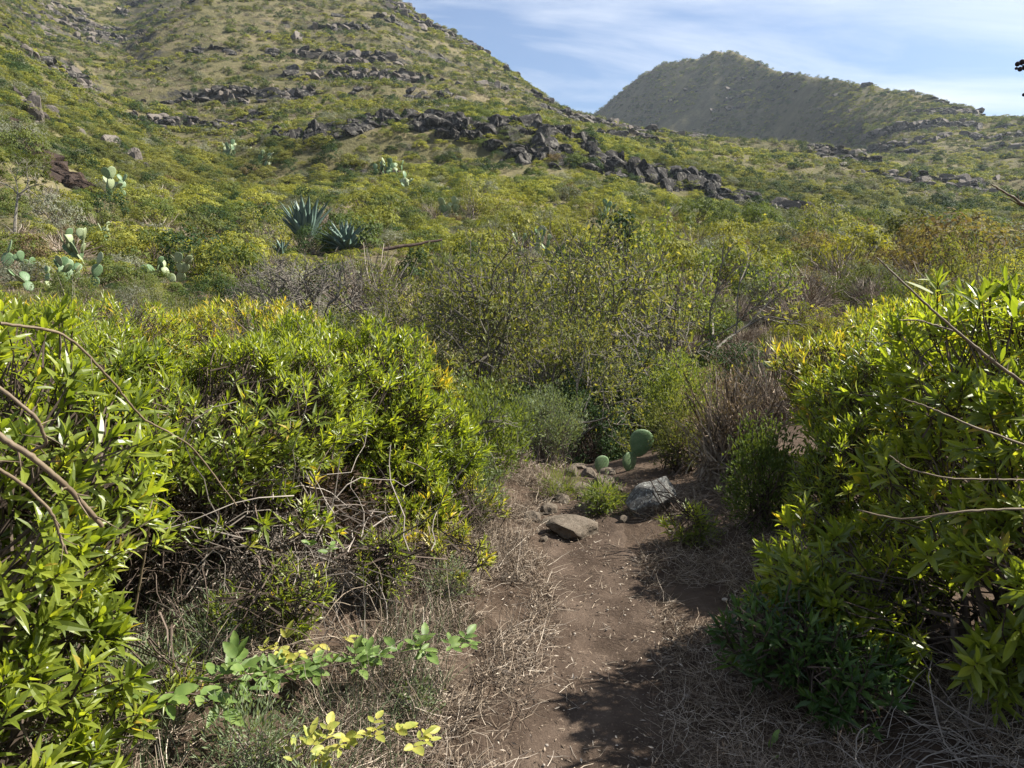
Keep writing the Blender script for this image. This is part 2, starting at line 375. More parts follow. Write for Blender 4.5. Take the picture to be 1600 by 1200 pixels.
M['s_orange'] = leaf_mat('rusty_scrub', [(0, (.085, .062, .042)), (.45, (.135, .10, .062)), (.8, (.175, .15, .07)), (1, (.22, .20, .08))], .3, .8, 1.0, objvar=.5, gloss=.05)
M['s_olive'] = leaf_mat('olive_scrub', [(0, (.07, .08, .028)), (.5, (.125, .145, .045)), (.8, (.19, .205, .06)), (1, (.28, .26, .08))], .4, .6, 1.2, objvar=.4, gloss=.2)
M['twig'] = rough_mat('grey_twig', [(0, (.08, .065, .053)), (.5, (.165, .14, .118)), (1, (.30, .265, .225))], attr=True, bump=0)
M['twig_dark'] = rough_mat('dark_twig', [(0, (.03, .022, .016)), (.5, (.07, .052, .04)), (1, (.13, .10, .08))], attr=True, bump=0)
M['straw'] = rough_mat('dry_straw', [(0, (.065, .047, .033)), (.4, (.16, .122, .088)), (.8, (.30, .245, .185)), (1, (.47, .41, .335))], attr=True, bump=0)
M['bark'] = rough_mat('smooth_grey_bark', [(.3, (.085, .075, .062)), (.7, (.19, .172, .145))], scale=12, bump=.3, dist=.01)
M['bark_light'] = rough_mat('pale_bark', [(.3, (.14, .125, .10)), (.7, (.27, .25, .21))], scale=12, bump=.3, dist=.01)
M['cane'] = rough_mat('tan_cane', [(.3, (.10, .072, .046)), (.7, (.20, .155, .10))], scale=25, bump=.2, dist=.003, rough=.6)
M['rock_dark'] = rough_mat('dark_basalt', [(.3, (.014, .013, .012)), (.55, (.038, .035, .032)), (.8, (.09, .082, .074))], scale=.9, bump=.9, bscale=3, dist=.3, spots=(.15, .14, .12), spot_scale=2.2, objvar=.15)
M['rock_pale'] = rough_mat('pale_hill_rock', [(.3, (.08, .068, .058)), (.6, (.16, .14, .12)), (.8, (.25, .22, .19))], scale=.7, bump=.8, bscale=2, dist=.25, objvar=.2)
M['rock_brown'] = rough_mat('red_brown_earth', [(.3, (.022, .015, .012)), (.6, (.052, .035, .026)), (.8, (.10, .07, .052))], scale=.8, bump=.8, bscale=2.5, dist=.25)
M['rock_grey'] = rough_mat('lichened_grey_rock', [(.3, (.07, .067, .062)), (.55, (.14, .135, .125)), (.8, (.25, .24, .22))], scale=6, bump=1, bscale=22, dist=.03, spots=(.38, .39, .36), spot_scale=14)
M['rock_tan'] = rough_mat('tan_path_rock', [(.3, (.09, .07, .052)), (.6, (.17, .14, .108)), (.8, (.26, .22, .172))], scale=5, bump=.8, bscale=20, dist=.02, spots=(.13, .11, .085), spot_scale=9)
M['agave'] = rough_mat('blue_green_agave', [(0, (.05, .085, .065)), (.5, (.085, .13, .105)), (1, (.14, .20, .16))], scale=1.5, attr=False, bump=.1, rough=.5, spec=.35, objvar=.5)
M['pad'] = rough_mat('cactus_pad_green', [(.2, (.07, .13, .055)), (.55, (.12, .19, .09)), (.8, (.19, .25, .13))], scale=5, bump=.25, bscale=25, dist=.01, rough=.5, spec=.3, objvar=.3)
M['pad_pale'] = rough_mat('pale_cactus_pad', [(.2, (.16, .21, .10)), (.8, (.30, .34, .19))], scale=5, bump=.25, bscale=25, dist=.01, rough=.5, spec=.3, objvar=.3)
M['dark_pole'] = rough_mat('weathered_dark_stalk', [(.3, (.05, .035, .028)), (.7, (.12, .085, .065))], scale=6, bump=.4, dist=.01)
M['seed'] = rough_mat('black_seed', [(.3, (.01, .008, .008)), (.7, (.04, .03, .03))], scale=40, bump=0)

def ground_mat():
    m, nt, N, L = node_mat('hillside_soil_and_grass')
    tc = N.new('ShaderNodeTexCoord'); geo = N.new('ShaderNodeNewGeometry')
    def noise(s, d=6, r=.6):
        n = N.new('ShaderNodeTexNoise'); n.inputs['Scale'].default_value = s; n.inputs['Detail'].default_value = d; n.inputs['Roughness'].default_value = r
        L.new(tc.outputs['Object'], n.inputs['Vector']); return n
    a = ramp(N, [(.35, (.065, .062, .03)), (.5, (.115, .105, .05)), (.62, (.16, .135, .075)), (.75, (.23, .185, .12))]); L.new(noise(.12, 9, .7).outputs[0], a.inputs[0])
    soil = ramp(N, [(.3, (.038, .026, .018)), (.55, (.08, .057, .041)), (.75, (.145, .11, .082))]); L.new(noise(2.5, 10, .7).outputs[0], soil.inputs[0])
    ln = N.new('ShaderNodeVectorMath'); ln.operation = 'LENGTH'; L.new(tc.outputs['Object'], ln.inputs[0])
    mr = N.new('ShaderNodeMapRange'); mr.inputs[1].default_value = 12; mr.inputs[2].default_value = 40; L.new(ln.outputs['Value'], mr.inputs[0])
    m1 = N.new('ShaderNodeMixRGB'); L.new(mr.outputs[0], m1.inputs[0]); L.new(soil.outputs[0], m1.inputs[1]); L.new(a.outputs[0], m1.inputs[2])
    rock = ramp(N, [(.35, (.035, .033, .028)), (.6, (.095, .088, .07)), (.8, (.19, .175, .145))]); L.new(noise(.5, 10, .75).outputs[0], rock.inputs[0])
    sx = N.new('ShaderNodeSeparateXYZ'); L.new(geo.outputs['True Normal'], sx.inputs[0])
    st = N.new('ShaderNodeMath'); st.operation = 'MULTIPLY_ADD'; st.inputs[1].default_value = .35; L.new(noise(.3, 6).outputs[0], st.inputs[0]); L.new(sx.outputs[2], st.inputs[2])
    sr = N.new('ShaderNodeMapRange'); sr.inputs[1].default_value = .93; sr.inputs[2].default_value = .86; L.new(st.outputs[0], sr.inputs[0])
    far = N.new('ShaderNodeMapRange'); far.inputs[1].default_value = 60; far.inputs[2].default_value = 90; L.new(ln.outputs['Value'], far.inputs[0])
    fd = N.new('ShaderNodeMapRange'); fd.inputs[1].default_value = 320; fd.inputs[2].default_value = 420; fd.inputs[3].default_value = 1; fd.inputs[4].default_value = .35; L.new(ln.outputs['Value'], fd.inputs[0]); m0 = N.new('ShaderNodeMath'); m0.operation = 'MULTIPLY'; L.new(sr.outputs[0], m0.inputs[0]); L.new(fd.outputs[0], m0.inputs[1]); mu = N.new('ShaderNodeMath'); mu.operation = 'MULTIPLY'; L.new(m0.outputs[0], mu.inputs[0]); L.new(far.outputs[0], mu.inputs[1])
    m2 = N.new('ShaderNodeMixRGB'); L.new(mu.outputs[0], m2.inputs[0]); L.new(m1.outputs[0], m2.inputs[1]); L.new(rock.outputs[0], m2.inputs[2])
    p = N.new('ShaderNodeBsdfPrincipled'); p.inputs['Roughness'].default_value = .95; p.inputs['Specular IOR Level'].default_value = .1; L.new(m2.outputs[0], p.inputs['Base Color'])
    b = N.new('ShaderNodeBump'); b.inputs['Strength'].default_value = .8; b.inputs['Distance'].default_value = .05; L.new(noise(9, 8, .7).outputs[0], b.inputs['Height'])
    b2 = N.new('ShaderNodeBump'); b2.inputs['Strength'].default_value = .9; b2.inputs['Distance'].default_value = .8; L.new(noise(.8, 8, .7).outputs[0], b2.inputs['Height'])
    L.new(far.outputs[0], b2.inputs['Strength']); L.new(b.outputs[0], b2.inputs['Normal']); L.new(b2.outputs[0], p.inputs['Normal'])
    o = N.new('ShaderNodeOutputMaterial'); L.new(p.outputs[0], o.inputs[0]); return m
M['ground'] = ground_mat()
def path_mat():
    m, nt, N, L = node_mat('trodden_brown_earth')
    tc = N.new('ShaderNodeTexCoord')
    def noise(s, d=6, r=.6, mp=None):
        n = N.new('ShaderNodeTexNoise'); n.inputs['Scale'].default_value = s; n.inputs['Detail'].default_value = d; n.inputs['Roughness'].default_value = r
        L.new(tc.outputs['Object'], n.inputs['Vector']); return n
    a = ramp(N, [(.3, (.036, .025, .018)), (.5, (.064, .046, .034)), (.7, (.11, .082, .062))]); L.new(noise(3.5, 9, .65).outputs[0], a.inputs[0])
    g = ramp(N, [(.6, (0, 0, 0)), (.68, (1, 1, 1))]); L.new(noise(90, 3, .6).outputs[0], g.inputs[0])
    mf = N.new('ShaderNodeMath'); mf.operation = 'MULTIPLY'; mf.inputs[1].default_value = .35; L.new(g.outputs[0], mf.inputs[0])
    mx = N.new('ShaderNodeMixRGB'); mx.inputs[2].default_value = (.30, .23, .17, 1); L.new(mf.outputs[0], mx.inputs[0]); L.new(a.outputs[0], mx.inputs[1])
    p = N.new('ShaderNodeBsdfPrincipled'); p.inputs['Roughness'].default_value = .95; p.inputs['Specular IOR Level'].default_value = .1; L.new(mx.outputs[0], p.inputs['Base Color'])
    b = N.new('ShaderNodeBump'); b.inputs['Strength'].default_value = .7; b.inputs['Distance'].default_value = .03; L.new(noise(14, 9, .72).outputs[0], b.inputs['Height'])
    b2 = N.new('ShaderNodeBump'); b2.inputs['Strength'].default_value = .5; b2.inputs['Distance'].default_value = .006; L.new(noise(120, 4, .7).outputs[0], b2.inputs['Height'])
    L.new(b.outputs[0], b2.inputs['Normal']); L.new(b2.outputs[0], p.inputs['Normal'])
    o = N.new('ShaderNodeOutputMaterial'); L.new(p.outputs[0], o.inputs[0]); return m
M['path'] = path_mat()

# ------------------------------------------------------------------ object helpers
def link(name, me, parent=None, loc=None, rz=None, sc=None):
    o = bpy.data.objects.new(name, me); COL.objects.link(o)
    if parent is not None: o.parent = parent
    if loc is not None: o.location = loc
    if rz is not None: o.rotation_euler = (0, 0, rz)
    if sc is not None: o.scale = (sc, sc, sc) if np.isscalar(sc) else sc
    return o
def tag(o, label=None, cat=None, group=None, kind=None):
    if label: o['label'] = label
    if cat: o['category'] = cat
    if group: o['group'] = group
    if kind: o['kind'] = kind
    return o

# ------------------------------------------------------------------ the ground
def build_ground():
    rr = np.concatenate([np.exp(np.linspace(math.log(.25), math.log(9), 130)), np.exp(np.linspace(math.log(9), math.log(60), 151))[1:],
                         np.exp(np.linspace(math.log(60), math.log(360), 331))[1:], np.exp(np.linspace(math.log(360), math.log(720), 91))[1:],
                         np.exp(np.linspace(math.log(720), math.log(1000), 12))[1:]])
    fa = np.linspace(R(-41), R(41), 401)
    ba = np.linspace(R(41), R(319), 110)[1:-1]
    aa = np.concatenate([fa, ba])
    A, Q = np.meshgrid(aa, rr, indexing='ij')
    x = Q * np.sin(A); y = Q * np.cos(A); z = height(x, y)
    n, m = A.shape; idx = np.arange(n * m).reshape(n, m)
    nx = np.roll(idx, -1, 0)
    q = np.stack([idx[:, :-1], idx[:, 1:], nx[:, 1:], nx[:, :-1]], -1).reshape(-1, 4)
    V = np.stack([x, y, z], -1).reshape(-1, 3)
    c = len(V); V = np.concatenate([V, [[0, 0, h1(0, 0)]]])
    t = np.stack([np.full(n, c), idx[:, 0], nx[:, 0]], 1)
    global ZMIN, ZMAX; ZMIN, ZMAX = float(V[:, 2].min()), float(V[:, 2].max()); print('terrain z', ZMIN, ZMAX)
    me = make_mesh('hillside_ground', V, [q[:, ::-1], t[:, ::-1]], [M['ground']], smooth=True)
    me.validate()
    o = link('terrain', me); tag(o, kind='structure')
build_ground()
def build_path():
    ys = np.linspace(-1.5, 7.2, 320); us = np.linspace(-1, 1, 41)
    Yg, Ug = np.meshgrid(ys, us, indexing='ij')
    wl = .46 + .10 * fbm(ys * 1.2, ys * 0 + 3, 0, 4) ; wr = .42 + .12 * fbm(ys * 1.5, ys * 0 + 9, 0, 4)
    w = np.where(Ug < 0, wl[:, None], wr[:, None]) * (1 - .38 * ss(2.1, 3.3, Yg) - .15 * ss(4, 6, Yg))
    X = path_x(Yg) + Ug * w + .03 * fbm(Yg * 5, Ug * 2, 0, 3)
    Z = height(X, Yg) + .012 + .012 * fbm(X * 9, Yg * 9, 0, 4) - .016 * np.abs(Ug) ** 6
    n, m = X.shape; i = np.arange(n * m).reshape(n, m)
    q = np.stack([i[:-1, :-1], i[:-1, 1:], i[1:, 1:], i[1:, :-1]], -1).reshape(-1, 4)
    me = make_mesh('path', np.stack([X, Yg, Z], -1).reshape(-1, 3), [q], [M['path']], smooth=True)
    tag(link('path', me), kind='structure')
build_path()

# ------------------------------------------------------------------ rocks
def ico(sub):
    import bmesh
    bm = bmesh.new(); bmesh.ops.create_icosphere(bm, subdivisions=sub, radius=1)
    v = np.array([x.co[:] for x in bm.verts]); f = np.array([[a.index for a in q.verts] for q in bm.faces]); bm.free(); return v, f
ICO = {k: ico(k) for k in (2, 3, 4)}
def rock_mesh(name, mat, sub=3, planes=14, stretch=(1, 1, 1), seed=0, rough=.06, lo=.62, key_box=False):
    r2 = np.random.default_rng(seed); v, f = ICO[sub]; v = v.copy()
    v = np.sign(v) * np.abs(v) ** (.45 if key_box else 1.0); v = v * (1.15 if key_box else 1) / (np.abs(v).max()) 
    for k in range(planes):
        p = r2.normal(size=3); p /= np.linalg.norm(p); d = r2.uniform(lo, .9)
        e = v @ p - d; v = v - np.maximum(e, 0)[:, None] * p
    v = v + nrm(v) * (fbm(v[:, 0] * 2.3 + seed, v[:, 1] * 2.3, v[:, 2] * 2.3, 4) * rough * 2)[:, None]
    v = v * np.array(stretch)
    return make_mesh(name, v, [f], [mat], smooth=False)
ROCKM = {}
for key, n, st in (('rock_dark', 6, (1.1, .9, .8)), ('rock_pale', 4, (1, .8, 1.2)), ('rock_brown', 3, (1, .9, .8)), ('rock_tan', 5, (1, .85, .6)), ('rock_grey', 2, (1, .8, .6))):
    ROCKM[key] = [rock_mesh('%s_block' % key, M[key], 3, 9, st, 11 * i + len(key), .07, .6, key != 'rock_tan') for i in range(n)]
def boulder(px, py, wpx, label, key='rock_tan', sub=4, stretch=(1, .8, .55), rot=(0, 0, 0), seed=1, Y=None, sink=.38, cat='rock', group='rocks lying on the path'):
    p = ground_px(px, py, 2.5) if Y is None else at(px, py, Y)
    s = wpx / F * p.y / 2
    me = rock_mesh('boulder', M[key], sub, 18, stretch, seed, .05)
    o = link('boulder', me, None, (p.x, p.y, (h1(p.x, p.y) if Y is None else p.z) + s * stretch[2] * (1 - sink * 2) ), sc=s); o.rotation_euler = rot
    tag(o, label, cat, group); return o
boulder(1018, 800, 112, 'large grey lichened boulder leaning on the bank right of the path', 'rock_grey', 4, (1, .7, .55), (R(8), R(-36), R(12)), 5, sink=.2, group=None)
boulder(895, 838, 92, 'broad tan rock with a dark hollow side at the far end of the path', 'rock_tan', 4, (1, .8, .5), (0, R(6), R(10)), 9, sink=.24)
boulder(858, 800, 42, 'small brown rock behind the broad tan rock', 'rock_tan', 3, (1, .8, .7), (0, 0, 1), 12)
boulder(868, 818, 50, 'low mossy rock wedged beside the broad tan rock', 'rock_tan', 3, (1, .7, .4), (0, 0, .3), 14)
boulder(925, 795, 66, 'flat pale rock above the broad tan rock beside a grass tuft', 'rock_tan', 3, (1, .8, .45), (0, 0, 2), 16)
boulder(905, 768, 50, 'flat stone half way up the rocky step', 'rock_tan', 3, (1, .8, .5), (0, 0, 2.5), 17)
boulder(940, 760, 52, 'rounded stone in the rocky step below the cactus', 'rock_tan', 3, (1, .8, .55), (0, 0, .5), 19)
boulder(920, 745, 40, 'dark rounded stone at the top of the rocky step', 'rock_tan', 3, (1, .8, .6), (0, 0, .9), 21)
boulder(893, 745, 36, 'upright slab at the left end of the rocky step', 'rock_tan', 3, (.7, .8, .9), (0, .3, .9), 23)
boulder(950, 742, 34, 'small stone at the right end of the rocky step', 'rock_tan', 3, (1, .8, .6), (0, 0, .2), 25)
boulder(832, 812, 40, 'pale stone in the dry grass left of the rocky step', 'rock_tan', 3, (1, .8, .6), (0, 0, .2), 27)
boulder(882, 722, 40, 'greyish stone beneath the silvery shrub', 'rock_tan', 3, (1, .8, .6), (0, 0, .7), 29)

for k, (px, py, w, lab) in enumerate([(880, 785, 34, 'small angular stone left in the rocky step'), (945, 785, 30, 'little stone right of the flat pale rock'), (912, 780, 26, 'small stone wedged in the middle of the rocky step'), (960, 770, 28, 'stone half under the ferny tufts'), (870, 765, 30, 'stone below the silvery shrub on the left'), (905, 735, 34, 'upper left stone at the top of the step'), (935, 732, 30, 'upper stone in the dark gap of the thicket'), (850, 845, 22, 'tiny stone in front of the broad tan rock'), (975, 815, 24, 'small stone between the broad tan rock and the grey boulder')]):
    boulder(px, py, w, lab, 'rock_tan', 3, (1, U(.7, 1), U(.5, .8)), (U(-.2, .2), U(-.2, .2), U(0, 6)), 40 + k)
def outcrop(name, label, key, line, n, size, hgt, group=None, cat='rock outcrop', jit=1.5, stretch=(1, 1, 1)):
    """line: list of (px, py_base); blocks piled from base up"""
    pts = [ground_px(px, py, 12) for px, py in line]
    c = pts[len(pts) // 2]; root = link(name, None, None, c); tag(root, label, cat, group)
    n = int(n * (1.7 if key == 'rock_dark' and n > 30 else 1))
    for i in range(n):
        t = U(0, len(pts) - 1.001); k = int(t); p = pts[k].lerp(pts[k+1], t - k)
        s = size * U(.4, 1.2) * .68; dx, dy = rng.normal(size=2) * jit * .5
        q = U(0, 1) * hgt * 2.2; rr_ = math.hypot(p.x, p.y)
        x, y = p.x * (1 + q / rr_) + dx, p.y * (1 + q / rr_) + dy
        z = h1(x, y) + U(-.45, .12) * s
        me = ROCKM[key][rng.integers(len(ROCKM[key]))]
        o = link('rock', me, root, Vector((x, y, z)) - c); o.rotation_euler = (U(-.25, .25), U(-.25, .25), U(0, 6.3))
        o.scale = (s * U(.7, 1.2) * stretch[0], s * U(.7, 1.2) * stretch[1], s * U(.8, 1.4) * stretch[2])
    return root
G_BAND = 'black rock outcrops of the cliff band'
outcrop('rock_outcrop', 'dark rock ledge linking the shaded rock face and the broad ledge', 'rock_dark', [(700, 212), (740, 212), (780, 214)], 34, 1.2, 1.4, G_BAND)
outcrop('rock_outcrop', 'dark shelf rocks between the upright ribs and the shaded rock face', 'rock_dark', [(515, 214), (540, 210), (575, 206)], 32, 1.1, 1.2, G_BAND)
outcrop('rock_outcrop', 'left end of the black cliff band with upright basalt ribs', 'rock_dark', [(425, 215), (470, 228), (520, 215)], 60, 1.5, 2.4, G_BAND, jit=.9, stretch=(.55, .7, 1.1))
outcrop('rock_outcrop', 'shaded black rock face under the crest of the cliff band, second from left', 'rock_dark', [(560, 205), (620, 195), (680, 205), (720, 215)], 70, 1.6, 2.2, G_BAND)
outcrop('rock_outcrop', 'broad dark rock ledge on top of the cliff band, centre of the hill', 'rock_dark', [(760, 200), (810, 205), (860, 215), (905, 225)], 110, 1.5, 1.5, G_BAND)
outcrop('rock_outcrop', 'broken dark boulders tumbling down below the broad ledge', 'rock_dark', [(800, 245), (850, 255), (920, 262), (960, 270)], 70, 1.3, 1.8, G_BAND, jit=2)
outcrop('rock_outcrop', 'tall black cliff with pale vertical streaks where the band steps down right', 'rock_dark', [(940, 262), (1000, 280), (1060, 290), (1110, 300)], 150, 1.5, 1.7, G_BAND, stretch=(.8, .8, 1.15))
outcrop('rock_outcrop', 'grey rounded boulders at the right foot of the black cliff', 'rock_dark', [(1110, 310), (1150, 318), (1200, 325), (1240, 340)], 55, 1.1, 1.4, G_BAND)
outcrop('rock_outcrop', 'scattered grey rocks among dull scrub on the right slope', 'rock_pale', [(1230, 335), (1300, 338), (1380, 340)], 34, 1.0, .6, G_BAND, jit=2.2)
outcrop('rock_outcrop', 'dark rock shelf above the rusty bushes at the right edge', 'rock_dark', [(1460, 350), (1520, 352), (1598, 355)], 55, .9, 1.0, G_BAND, jit=.8)
outcrop('rock_outcrop', 'pale rock rib standing out of the left slope, upper one', 'rock_pale', [(28, 165), (45, 180), (55, 195)], 16, 1.2, 1.6, 'pale rocks on the left slope', jit=.5)
outcrop('rock_outcrop', 'pale rounded rocks on the left slope beside the upper rib', 'rock_pale', [(75, 185), (95, 200), (115, 210)], 18, 1.0, 1.2, 'pale rocks on the left slope', jit=.5)
outcrop('rock_outcrop', 'big pale boulders low on the left slope above the gully', 'rock_pale', [(172, 235), (195, 245), (215, 262)], 20, 1.0, 1.4, 'pale rocks on the left slope', jit=.6)
outcrop('earth_bank', 'collapsed red-brown earth bank with a dark hollow on the left', 'rock_brown', [(35, 225), (65, 258), (100, 285), (135, 308)], 120, .9, 1.2, cat='earth bank', jit=.8)
for k, (px, py, n) in enumerate([(845, 310, 9), (885, 322, 9), (560, 270, 9), (610, 270, 10), (655, 308, 7), (770, 262, 8)]):
    outcrop('rock_pile', ['low heap of dark rocks in scrub left of the black cliff foot', 'small rock heap just right of the low dark heap', 'dark rocks under dry brush uphill of the agaves', 'rock heap below the tall cactus clump', 'few grey rocks on the slope above the fallen stalk', 'flat dark rocks just under the broken boulders'][k],
            'rock_dark', [(px - 12, py), (px, py + 2), (px + 12, py)], n, .45, .3, 'small rock heaps in the scrub', 'rock heap', .4)

# ------------------------------------------------------------------ leafy shoots and big near bushes
def shoot_geo(P, A, s, K=12, L=.075, Wd=.016, detail=1, open_=1.15, g=None, vb=None, m=0, yel=.06):
    """whorls of leaves at tips P with axes A"""
    n = len(P); A = nrm(A); u, w = ortho(A)
    j = np.arange(K)[None, :].repeat(n, 0); ph = j * 2.4 + U(0, 6.3, (n, 1)) + U(-.3, .3, (n, K))
    th = .12 + (open_ - .12) * (j / K) ** .8 + U(-.15, .15, (n, K))
    a = A[:, None]; d = np.cos(th)[..., None] * a + np.sin(th)[..., None] * (np.cos(ph)[..., None] * u[:, None] + np.sin(ph)[..., None] * w[:, None])
    s = np.broadcast_to(s, n)[:, None]
    b = P[:, None] - a * (s * .07 * (j / K))[..., None]
    Ls = L * s * (.5 + .6 * np.sqrt((j + 1) / K)) * U(.6, 1.25, (n, K)); Ws = Wd * s * (.7 + .4 * j / K) * U(.8, 1.2, (n, K))
    nn = a - (a * d).sum(-1, keepdims=True) * d + rng.normal(size=d.shape) * .15
    vv = np.clip((U(.15, .8, n) if vb is None else vb)[:, None] + U(-.3, .25, (n, K)), 0, .95)
    vv = np.where(rng.random((n, K)) < yel, U(.9, 1, (n, K)), vv)
    return leaves(b.reshape(-1, 3), d.reshape(-1, 3), nn.reshape(-1, 3), Ls.ravel(), Ws.ravel(), U(-.1, .55, n * K), detail, v=vv.ravel())
SHOOTS = {}
def shoot_meshes(key, mat, **kw):
    if key not in SHOOTS:
        SHOOTS[key] = []
        for i in range(5):
            g = Geo(); V, f, a = shoot_geo(np.zeros((1, 3)), np.array([[0, 0, 1.]]), 1., g=None, vb=np.array([.25 + .12 * i]), **kw); g.add(V, f, a)
            P, _ = curl(np.array([[0, 0, -.0]]), np.array([[0, 0, -1.]]), .13, 4, .1); V, f, a = tubes(P, np.array([[.0022, .0025, .003, .0035]]), 4); g.add(V, f, a, 1)
            SHOOTS[key].append(g.mesh('leafy_shoot', [mat, M['twig_dark']]))
    return SHOOTS[key]
def bush(name, label, ells, n, mat='leaf', key='a', L=.075, Wd=.016, K=12, detail=1, up=.5, parts=180, zmin=.12, cat='bush', group=None, open_=1.1, yel=.03, base=None, scl=1.0, inner=.3, vrange=(.15, .8), twig_vis=1.0, face=None):
    ells = [(np.array(c, float), np.array(r, float)) for c, r in ells]
    area = np.array([(r[0] * r[1] * r[2]) ** (2 / 3) for _, r in ells]); cnt = (n * area / area.sum()).astype(int)
    Ps = []; Ns = []; Ds = []
    for (c, r), k in zip(ells, cnt):
        d = randdir(int(k * 1.6)); dep = np.where(rng.random(len(d)) < inner, U(.55, .9, len(d)), U(.9, 1.03, len(d)))
        lump = 1 + .38 * fbm(d[:, 0] * 2.6 + c[0] * 3, d[:, 1] * 2.6 + c[1], d[:, 2] * 2.6, 3) + np.where(rng.random(len(d)) < .1, U(0, .16, len(d)), 0)
        p = c + d * r * (dep * lump)[:, None]; nn = nrm(d / r)
        ok = p[:, 2] > height(p[:, 0], p[:, 1]) + zmin
        for c2, r2 in ells:
            if c2 is c: continue
            ok &= (((p - c2) / r2) ** 2).sum(1) > .72
        p = p[ok]; nn = nn[ok]; dep = dep[ok]
        # thin clumps: leave gaps
        gap = fbm(p[:, 0] * 4.5, p[:, 1] * 4.5, p[:, 2] * 4.5, 2)
        ok = gap > -.16; Ps.append(p[ok]); Ns.append(nn[ok]); Ds.append(dep[ok])
    P = np.concatenate(Ps); Nn = np.concatenate(Ns); Ds = np.concatenate(Ds)
    A = nrm(Nn * .8 + np.array([.12, 0, up]) + rng.normal(size=P.shape) * .22)
    if base is None: base = np.mean([c for c, r in ells], 0); base = np.array([base[0], base[1], h1(base[0], base[1])])
    base = np.array(base)
    root = link(name, None, None, Vector(base)); tag(root, label, cat, group)
    s = U(.75, 1.2, len(P)) * scl
    cd = np.linalg.norm(P - np.array([0, 0, CZ]), axis=1) + np.where(Ds < .9, 3, 0)
    px, py = pix(P[:, 0], P[:, 1], P[:, 2]); cd = cd + np.where((px < -40) | (px > 1640) | (py > 1260), 20, 0)
    order = np.argsort(cd)[:min(parts, int(len(P) * .7))]; vis = np.zeros(len(P), bool); vis[order] = True
    ms = shoot_meshes(key, M[mat], K=K, L=L, Wd=Wd, detail=detail, open_=open_, yel=yel)
    for i in order:
        o = bpy.data.objects.new('leafy_shoot', ms[rng.integers(5)]); COL.objects.link(o); o.parent = root
        o.location = Vector(P[i] - base); o.rotation_mode = 'QUATERNION'
        o.rotation_quaternion = Vector(A[i]).to_track_quat('Z', 'Y') @ Matrix.Rotation(U(0, 6.28), 3, 'Z').to_quaternion(); o.scale = (s[i],) * 3
    r_ = ~vis; g = Geo()
    lumpv = .5 + .5 * fbm(P[r_, 0] * 2, P[r_, 1] * 2, P[r_, 2] * 2, 2)
    vb = vrange[0] + (vrange[1] - vrange[0]) * np.clip(lumpv + U(-.3, .3, r_.sum()), 0, 1)
    V, f, a = shoot_geo(P[r_] - base, A[r_], s[r_], K, L, Wd, detail if detail < 2 else 1, open_, vb=vb, yel=yel); g.add(V, f, a)
    o = link('foliage', g.mesh('foliage', [M[mat]]), root); o['kind'] = 'stuff'
    # twigs under every shoot, converging on branches
    g = Geo()
    core = np.array([base[0], base[1], base[2] + .05])
    tgt = nrm(core + np.array([0, 0, .25]) - P)
    tw, _ = curl(P - base, tgt * .8 - A * .6, U(.14, .38, len(P)), 4, .18); V, f, a = tubes(tw, np.array([[.002, .0025, .003, .004]]), 3); g.add(V, f, a)
    bsz = min(1., len(P) / 500 + .15); nb = max(5, len(P) // 30); k = rng.integers(len(P), size=nb); mid = P[k] * .78 + core * .22 - base
    b0 = np.concatenate([rng.normal(size=(nb, 2)) * .10 * bsz, np.full((nb, 1), -.03)], 1); t = np.linspace(0, 1, 6)[None, :, None]
    bow = np.array([0, 0, 1.]) * np.sin(t * math.pi) * .10 + rng.normal(size=(nb, 6, 3)) * .02
    br = b0[:, None] * (1 - t) + mid[:, None] * t + bow; V, f, a = tubes(br, np.linspace(.014, .004, 6)[None, :] * bsz * U(.6, 1.2, (nb, 1)), 5); g.add(V, f, a)
    link('branches', g.mesh('branches', [M['twig_dark']]), root)
    return root
GL = 'leafy bushes on the left bank'; GRt = 'leafy bushes on the right bank'
bush('leafy_bush', 'unseen tall leafy bush added outside the frame to shade the closest right bush', [((2.85, 2.2, 1.2), (.5, .55, .66)), ((2.9, 1.7, .9), (.5, .5, .7))], 700, 'leaf', 'nearr', .092, .021, 11, 2, .45, 40, .04, 'bush', None, 1.2, yel=.03, inner=.45)  # unseen blocker, added to keep the right bush's lower leaves in shade
bush('leafy_bush', 'closest broad-leaved bush filling the left edge, big fresh green leaves', [((-1.62, 1.95, .95), (.62, .75, .5)), ((-1.42, 1.75, .45), (.42, .45, .5)), ((-1.25, 1.55, .35), (.3, .3, .35))], 1100, 'leaf', 'near', .073, .017, 14, 2, .75, 290, .02, 'bush', GL, .98)
bush('leafy_bush', 'wide light green bush spreading over the dark hollow of bare twigs', [((-1.35, 3.25, .86), (.62, .62, .30)), ((-2.0, 3.2, .92), (.7, .7, .32)), ((-2.1, 2.6, .98), (.6, .5, .30)), ((-1.7, 3.1, 1.12), (.26, .26, .2)), ((-1.25, 3.5, 1.08), (.22, .22, .16)), ((-2.3, 3.7, 1.12), (.3, .3, .22)), ((-1.15, 3.75, .90), (.5, .5, .3)), ((-1.0, 2.85, .62), (.36, .26, .17)), ((-1.45, 2.6, .62), (.3, .28, .24))], 3200, 'leaf', 'mid', .066, .0135, 12, 1, .75, 280, .36, 'bush', GL, .95)
bush('leafy_bush', 'round dense bush with upright bright leaves nearest the left side of the path', [((-.82, 4.15, .76), (.42, .46, .44)), ((-.66, 3.95, .38), (.32, .34, .30)), ((-1.2, 4.4, .92), (.36, .42, .34)), ((-.42, 4.35, .5), (.26, .3, .28)), ((-.48, 3.85, .22), (.22, .22, .2))], 2200, 'leaf', 'up', .064, .014, 11, 1, 1.0, 230, .06, 'bush', GL, .8)
